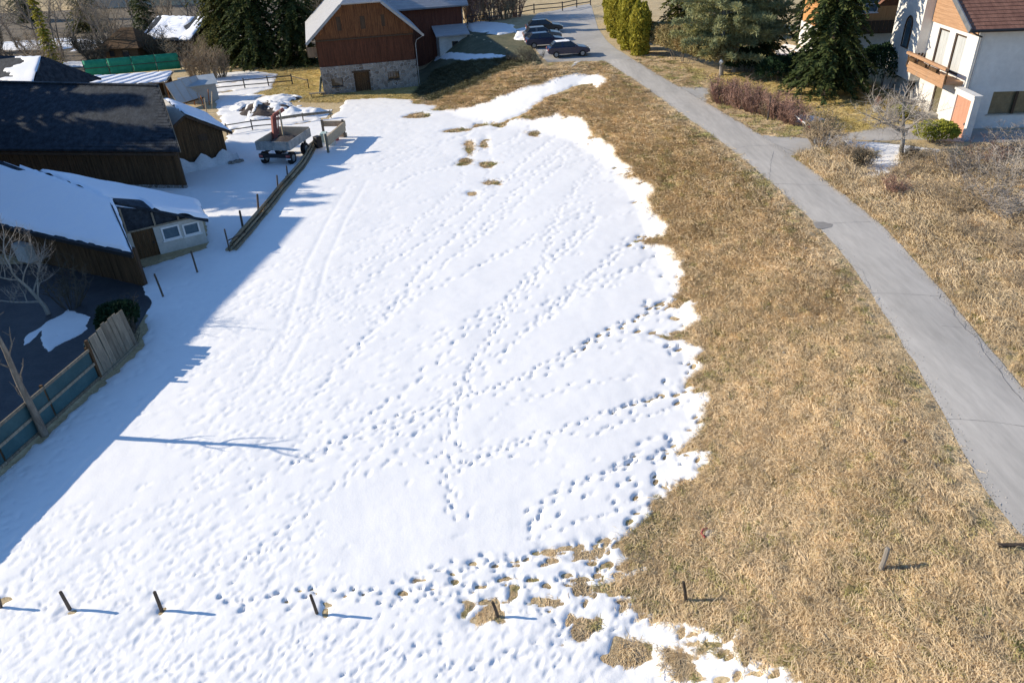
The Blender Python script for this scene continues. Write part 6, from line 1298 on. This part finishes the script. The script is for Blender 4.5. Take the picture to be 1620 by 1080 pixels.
# pines and spruce on the right
def L3(px, py, z=0.0): p = surf(px, py); return (p[0], p[1], p[2] - 0.05 + z)
p = surf(1148, 121); pine('pine_tree', (p[0] - 0.3, p[1] + 0.3, p[2]), 9.5, 4.6, 'broad blue green pine with twin pale trunk beside the lane', 3, 1.9, (-0.6, 0))
pine('pine_tree', (p[0] + 1.0, p[1] + 1.2, p[2]), 10.5, 4.5, 'second pine with white lower trunk behind the lantern', 5, 2.4, (0.7, 0.2))
conifer('spruce_tree', L3(1302, 152), 18, 3.9, 'big dark drooping spruce in front of the white house', 'spruce', 7, 0.08, 1.3, droop=0.5)
conifer('spruce_tree', (29.2, 66.5, 2.5), 12, 2.6, 'dark spruce between the big spruce and the chalet', 'spruce', 8, 0.03, 1.0, droop=0.45)
conifer('spruce_tree', (24.5, 72.5, 2.7), 13, 3.0, 'dark conifer behind the pines at the top edge', 'spruce', 9, 0.08, 0.9)
conifer('spruce_tree', (19.5, 84, 3.0), 12, 3.0, 'tall green conifer rising behind the clipped hedge', 'sprucelight', 10, 0.05, 0.8)
conifer('spruce_tree', (33.0, 82, 3.0), 14, 3.4, 'far dark conifer behind the orange chalet', 'spruce', 12, 0.05, 0.7)
conifer('spruce_tree', (27.0, 88, 3.0), 13, 3.2, 'far conifer left of the orange chalet', 'spruce', 14, 0.05, 0.7)
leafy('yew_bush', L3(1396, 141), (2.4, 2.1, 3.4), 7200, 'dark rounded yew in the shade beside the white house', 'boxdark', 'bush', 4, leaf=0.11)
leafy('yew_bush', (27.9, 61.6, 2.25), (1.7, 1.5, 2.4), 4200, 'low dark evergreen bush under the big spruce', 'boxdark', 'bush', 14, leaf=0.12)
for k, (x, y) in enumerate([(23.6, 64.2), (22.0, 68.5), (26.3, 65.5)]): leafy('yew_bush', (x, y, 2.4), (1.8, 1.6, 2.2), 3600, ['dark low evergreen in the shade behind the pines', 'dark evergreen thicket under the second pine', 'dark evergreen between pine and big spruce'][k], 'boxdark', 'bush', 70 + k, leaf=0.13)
# thujas and clipped hedge along the lane
for k, (x, y, h, r) in enumerate([(13.4, 77.0, 4.9, 0.95), (12.9, 79.8, 5.3, 1.0), (13.0, 82.8, 5.4, 1.0), (12.6, 86.2, 5.6, 1.0), (12.9, 90.2, 5.8, 1.1), (13.2, 94.6, 5.8, 1.1)]):
    leafy('thuja', (x + 0.6, y, Tz(x, y) - 0.1), (r, r, h), 7000, 'yellow green columnar thuja beside the lane, %s from the near end' % ORD[k], 'thuja', 'tree', 20 + k, 'column', 0.17, group='thujas along the lane', upright=0.9)
ha, hb_ = surf(1016, 80), surf(1132, 126); hd = hb_ - ha; hl = float(np.hypot(hd[0], hd[1])); hm = (ha + hb_) / 2
leafy('clipped_hedge', (hm[0] + 0.7, hm[1] + 0.3, hm[2] + 0.25), (hl / 2, 1.2, 2.7), 30000, 'brownish green clipped hedge under the pines along the lane', 'hedge', 'hedge', 31, 'box', 0.13, rz=math.atan2(hd[1], hd[0]))
# red brown bare hedge: a row of single shrubs
ra, rb_ = surf(1130, 164), surf(1248, 200)
for k in range(9):
    t = k / 8; q = ra * (1 - t) + rb_ * t; side = 0.5 * (k % 2); shrub((q[0] + 0.5 + side, q[1] + 0.5 * side, q[2]), 2.0 - 0.35 * t, 1.75, 'twigred', 'red brown bare shrub, %s along the hedge from its far end' % ORD[k], 'shrubs of the red brown hedge', 40 + k, 'hedge_shrub')
    shrub((q[0] + 0.1 + 0.7 * side, q[1] + 0.6, q[2]), 1.5 - 0.3 * t, 1.2, 'twigred' if k % 3 else 'twigtan', 'thin shoots behind the red brown hedge, %s clump from its far end' % ORD[k], 'inner shoots of the red brown hedge', 140 + k, 'hedge_shoot')
# garden: apple tree, box ball, shrubs
bare_tree('apple_tree', L3(1427, 246), 4.8, 0.17, 'bare apple tree with pale spreading crown at the driveway', 11, 'palebark', 'twiggrey', 0.72, 1.5, 4, lean=(-0.04, 0.0), nb=(5, 6), bl=1.45, rf=0.62)
leafy('box_bush', L3(1477, 226, 0.0), (1.15, 0.85, 1.3), 9000, 'squat yellow green clipped box bush by the driveway', 'box', 'bush', 51, 'box', 0.07)
leafy('box_bush', L3(1424, 188), (0.8, 0.7, 1.0), 2600, 'small olive rounded bush left of the patio', 'box', 'bush', 52, 'dome', 0.07)
leafy('box_bush', L3(1408, 180), (0.6, 0.55, 1.1), 1800, 'small dull olive bush near the flower tub', 'hedge', 'bush', 53, 'dome', 0.07)
shrub(L3(1386, 177, 0.42), 0.7, 0.5, 'twigred', 'reddish plant growing in the stone flower tub', None, 3, 'tub_plant', 'plant')
SH = [((1298, 232), 2.2, 2.3, 'twigtan', 'pale tan bare shrub at the driveway corner', 0), ((1318, 240), 1.5, 1.5, 'twiggrey', 'greyish bare shrub behind the driveway corner', 1), ((1340, 250), 1.3, 1.5, 'twigtan', 'spreading tan shrub right of the driveway corner', 1), ((1366, 266), 1.2, 1.5, 'twigdark', 'dark bare shrub in front of the melting snow strip', 0), ((1395, 282), 1.0, 1.3, 'twigtan', 'low tangled shrub below the melting snow strip', 1),
      ((1412, 308), 1.1, 1.3, 'twigred', 'small reddish shrub beside the lane on the right slope', 0), ((1450, 276), 1.2, 1.6, 'twigtan', 'tan shrub below the apple tree', 1), ((1490, 268), 1.3, 1.5, 'twigtan', 'olive tan shrub left of the pale bush group', 1), ((1524, 280), 1.5, 1.9, 'twiggrey', 'large pale grey shrub in the rough slope', 1), ((1556, 262), 1.5, 1.7, 'twigred', 'reddish shrub behind the large pale shrub', 1),
      ((1590, 285), 1.8, 2.2, 'twiggrey', 'big grey tangled shrub at the right edge', 1), ((1570, 320), 1.6, 2.0, 'twiggrey', 'grey arching shrub right of the slope', 1), ((1610, 345), 1.7, 2.2, 'twiggrey', 'grey shrub cut by the right edge, lower one', 1), ((1520, 330), 1.2, 1.6, 'twigtan', 'tan shrub in the middle of the rough slope', 1), ((1478, 312), 1.1, 1.4, 'twigtan', 'low tan shrub near the lane bend', 1),
      ((1540, 375), 1.0, 1.4, 'twigtan', 'small tan shrub lower on the rough slope', 1), ((1590, 400), 1.2, 1.6, 'twigtan', 'tan shrub near the right edge above the lane', 1), ((1600, 250), 1.9, 2.0, 'twiggrey', 'tall grey shrub in front of the shaded house wall', 1), ((1615, 450), 0.9, 1.2, 'twigtan', 'low shrub at the right edge beside the lane', 1), ((1438, 255), 1.0, 1.3, 'twigdark', 'dark thin shrub under the apple tree', 0)]
for k, (px, h, w, mt_, lb, kd) in enumerate(SH): shrub(L3(*px), h, w, mt_, lb, 'bare shrubs on the right slope', 60 + k, kind=kd)
bare_tree('bare_tree', L3(1660, 330), 6.0, 0.12, 'bare tree at the right edge with branches reaching left', 21, 'bark', 'twiggrey', 0.2, 1.1, 4, lean=(-0.28, 0.05))
# shaded slope below the cars
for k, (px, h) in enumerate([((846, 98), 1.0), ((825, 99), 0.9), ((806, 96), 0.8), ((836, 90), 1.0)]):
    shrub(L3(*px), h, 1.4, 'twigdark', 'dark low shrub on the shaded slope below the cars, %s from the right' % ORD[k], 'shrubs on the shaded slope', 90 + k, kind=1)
for k, px in enumerate([(745, 36), (762, 33), (780, 32), (800, 30), (818, 27), (735, 30)]):
    shrub(L3(*px), 5.0, 3.4, 'twigtan' if k % 2 else 'twigred', 'bare bush in the row behind the annex, %s of the row' % ORD[k], 'bushes behind the annex', 95 + k)
# left foreground: bare tree in front of the fence and dark bush behind it
ft = empty('bare_tree', L3(70, 688)); tag(ft, 'slender grey bare tree standing in front of the teal fence', 'tree')
mb = MB(); mb.tube([(0, 0, -0.3), (0.02, 0, 0.1), (0.0, 0.02, 1.2), (-0.03, 0.0, 2.5), (0.0, 0.03, 3.8), (-0.02, 0.02, 4.9)], [0.21, 0.16, 0.13, 0.11, 0.085, 0.05], 9); mb.build('trunk', M['bark'], ft, True)
_rb = random.Random(6)
for k, (z_, dx, dy, l_) in enumerate([(1.7, -0.5, 0.2, 0.7), (2.4, 0.25, 0.5, 0.8), (3.0, -0.6, -0.2, 1.1), (3.5, 0.1, 0.6, 1.0), (4.0, -0.5, 0.5, 1.1), (4.4, -0.2, -0.5, 0.9)]):
    mb = MB(); p_ = Vector((0, 0, z_)); P_ = [p_]
    for q_ in range(4): p_ = p_ + Vector((dx * l_ * 0.3, dy * l_ * 0.3, l_ * 0.18 + 0.05 * q_)) + Vector((_rb.gauss(0, 0.05), _rb.gauss(0, 0.05), 0)); P_.append(p_)
    mb.tube(P_, [0.045, 0.035, 0.026, 0.018, 0.008], 5)
    for q_ in (2, 3): mb.tube([P_[q_], P_[q_] + Vector((_rb.gauss(0, 0.2), _rb.gauss(0, 0.2), 0.25))], [0.014, 0.005], 4)
    mb.build('branch', M['bark'], ft)
bare_tree('bare_tree', (-23.2, 32.8, 0), 5.6, 0.12, 'bare branching tree inside the dark yard at the left', 37, 'palebark', 'twiggrey', 0.3, 0.95, 4, nb=(3, 5))
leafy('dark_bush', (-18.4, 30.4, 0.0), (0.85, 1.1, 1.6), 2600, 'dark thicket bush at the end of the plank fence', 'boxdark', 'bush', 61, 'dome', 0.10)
shrub((-18.3, 30.8, 0), 1.5, 1.4, 'twigdark', 'dark bare shoots around the thicket bush', None, 2, 'bush_shoots'); shrub((-17.6, 29.6, 0), 1.2, 1.0, 'twigdark', 'low dark twigs at the corner of the plank fence', None, 7, 'bush_shoots')
shrub((-22.5, 33.5, 0), 2.3, 1.6, 'twigdark', 'bare shrub in the yard under the low shed eave', None, 5, kind=1)
# upper left background
conifer('spruce_tree', (-34.8, 101, -0.1), 19, 4.8, 'olive green conifer, left one of the dark group behind the barn', 'sprucelight', 41, 0.02, 1.2)
conifer('spruce_tree', (-30.2, 98.5, -0.1), 23, 5.6, 'broad dark conifer in the middle of the group behind the barn', 'spruce', 42, 0.02, 1.3)
conifer('spruce_tree', (-25.0, 98, -0.1), 22, 5.0, 'dark conifer nearest the tall barn', 'spruce', 43, 0.02, 1.2)
bare_tree('bare_tree', (-35.2, 92.0, 0), 5.0, 0.10, 'tan bushy bare tree beside the green mesh fence', 51, 'twigtan', 'twigtan', 0.1, 0.8, 4, nb=(4, 6))
for k in range(4): shrub((-35.5 + 0.9 * k, 90.5 + 0.6 * (k % 2), 0), 3.2, 2.2, 'twigtan', 'tan bare shrub at the foot of the bushy tree, %s from the left' % ORD[k], 'tan shrubs by the green fence', 120 + k)
conifer('columnar_conifer', (-58.5, 103.0, 0), 11, 1.2, 'slender yellow green conifer behind the snowy far roof', 'thuja', 52, 0.02, 0.9, droop=0.1)
for k, (x, y, h, mt_) in enumerate([(-62, 112, 9, 'twigtan'), (-54.5, 112, 9, 'twigtan'), (-57, 120, 10, 'twiggrey'), (-50, 121, 10, 'twigtan'), (-66, 124, 11, 'twigtan'), (-74, 122, 10, 'twiggrey'), (-60, 134, 11, 'twigtan'), (-46, 134, 10, 'twigtan'), (-78, 140, 12, 'twigtan'), (-68, 150, 12, 'twiggrey')]):
    bare_tree('bare_tree', (x, y, float(T(x, y))), h, 0.16, 'brown bare tree in the upper left wood, %s from the slate barn' % (ORD + ['tenth'])[k], 200 + k, 'bark', mt_, 0.2, 0.9, 4, 'bare trees in the upper left wood', nb=(3, 5))
for k, (x, y, h, r, mt_) in enumerate([(-56, 128, 12, 3.4, 'spruce'), (-40, 126, 12, 3.2, 'spruce'), (-70, 137, 13, 3.4, 'sprucelight'), (-48, 150, 14, 3.6, 'spruce'), (-90, 155, 14, 4, 'spruce'), (-30, 135, 13, 3.6, 'spruce'), (-20, 128, 12, 3.4, 'spruce')]):
    conifer('spruce_tree', (x, y, 0), h, r, 'distant conifer in the upper left wood, %s counted from the front' % ORD[k], mt_, 70 + k, 0.04, 0.7, group='distant conifers')
# unseen spruces added beyond the left edge to shade the slate barn
for k, (x, y, h) in enumerate([(-50.5, 56.5, 17.5), (-49.3, 61.5, 17.5), (-51.5, 66.5, 17), (-55, 60, 19.5), (-44.6, 52.0, 15.5), (-48.6, 58.8, 16), (-47.0, 54.0, 16.5), (-53.5, 63.5, 18.5)]):
    conifer('spruce_tree', (x, y, 0), h, 4.4 if h == 15.5 else 5.0, 'added unseen spruce left of the slate barn for shade, %s from the front' % ORD[k], 'spruce', 80 + k, 0.03, 1.3, group='unseen spruces added to shade the slate barn')
snow_patch([(-60, 104), (-49, 101), (-44, 100.5), (-43, 103), (-52, 105.5), (-60, 108)], 'snow strip behind the green mesh fence', 0.35, 0.1, seed=40)
snow_patch([(-47, 116), (-36, 118), (-34, 122), (-46, 121)], 'snow patch behind the low snowy roof house', 0.4, 0.1, seed=41)
snow_patch([(-63, 116), (-50, 118), (-50, 121), (-64, 120)], 'snow patch among the bare trees in the upper left', 0.4, 0.1, seed=42)
# leaf litter floor of the wood and more of its bare trees (copies, each turned and scaled)
M['litter'] = mat('leaf_litter', (0.11, 0.09, 0.062), 0.95, 0.3, 0.35, (0.19, 0.15, 0.10), coords='World', bump=0.05, bscale=4)
_fl = [(-28, 107), (-36, 100), (-43, 99), (-56, 98), (-75, 99), (-125, 128), (-125, 172), (-22, 172), (-20, 118)]
sheet('wood_floor', [np.array(p) for p in _fl], M['litter'], 0.04, 4.0, 'brown leaf litter under the upper left wood', 'ground')
_src = [o for o in COL.objects if o.name.startswith('bare_tree') and o.get('group') == 'bare trees in the upper left wood']
_rw = random.Random(77)
_spots = [(-70, 108), (-65, 104), (-72, 114), (-52.5, 106.5), (-61, 121), (-47, 126.5), (-53, 126), (-81, 128), (-86, 138), (-64, 141), (-55, 143), (-40, 140), (-33, 122), (-26, 119), (-76, 131), (-92, 146), (-43, 119), (-60, 108), (-67, 118), (-36, 130), (-15, 135), (-8, 128), (-74, 104), (-57, 116)]
_ww = ['behind the far snowy roof', 'near the slender conifer', 'beside the garden hut', 'behind the garden hut', 'deep in the upper left wood', 'left of the dark conifers', 'behind the dark conifers', 'at the top left corner']
for k, (x, y) in enumerate(_spots):
    c = copy_tree(_src[k % len(_src)]); c.location = (x, y, Tz(x, y)); c.rotation_euler = (0, 0, _rw.uniform(0, 6.28)); sc_ = _rw.uniform(0.75, 1.15); c.scale = (sc_, sc_, sc_ * _rw.uniform(0.9, 1.1))
    tag(c, 'brown bare tree standing %s, %s in that clump' % (_ww[k % 8], ORD[k // 8]), 'tree', 'bare trees in the upper left wood')
for k, (x, y) in enumerate([(-64, 101), (-58, 100), (-68, 106), (-61, 105), (-53, 103.5), (-72, 110), (-56, 108), (-66, 112), (-44, 110), (-42, 104), (-75, 118), (-50, 113), (-60, 114), (-70, 121), (-46, 106)]):
    shrub((x, y, 0), 3.0 + (k % 3) * 0.5, 3.2, 'twigtan' if k % 2 else 'twigdark', 'bare undergrowth bush in the upper left wood, %s of its row' % ORD[k % 9] if k < 9 else 'bare undergrowth bush deeper in the upper left wood, %s of its row' % ORD[k - 9], 'undergrowth of the upper left wood', 300 + k, kind=k % 2)

snow_patch([(-84, 122), (-66, 118), (-60, 124), (-70, 130), (-84, 129)], 'wide snow patch between the far bare trees', 0.5, 0.1, seed=43)
snow_patch([(-72, 103), (-63, 99.5), (-58, 101), (-64, 106), (-72, 108)], 'snow patch at the foot of the slender conifer', 0.35, 0.1, seed=44)
snow_patch([(-44, 124), (-26, 122), (-22, 127), (-42, 131)], 'snow strip behind the dark conifer group', 0.5, 0.1, seed=45)
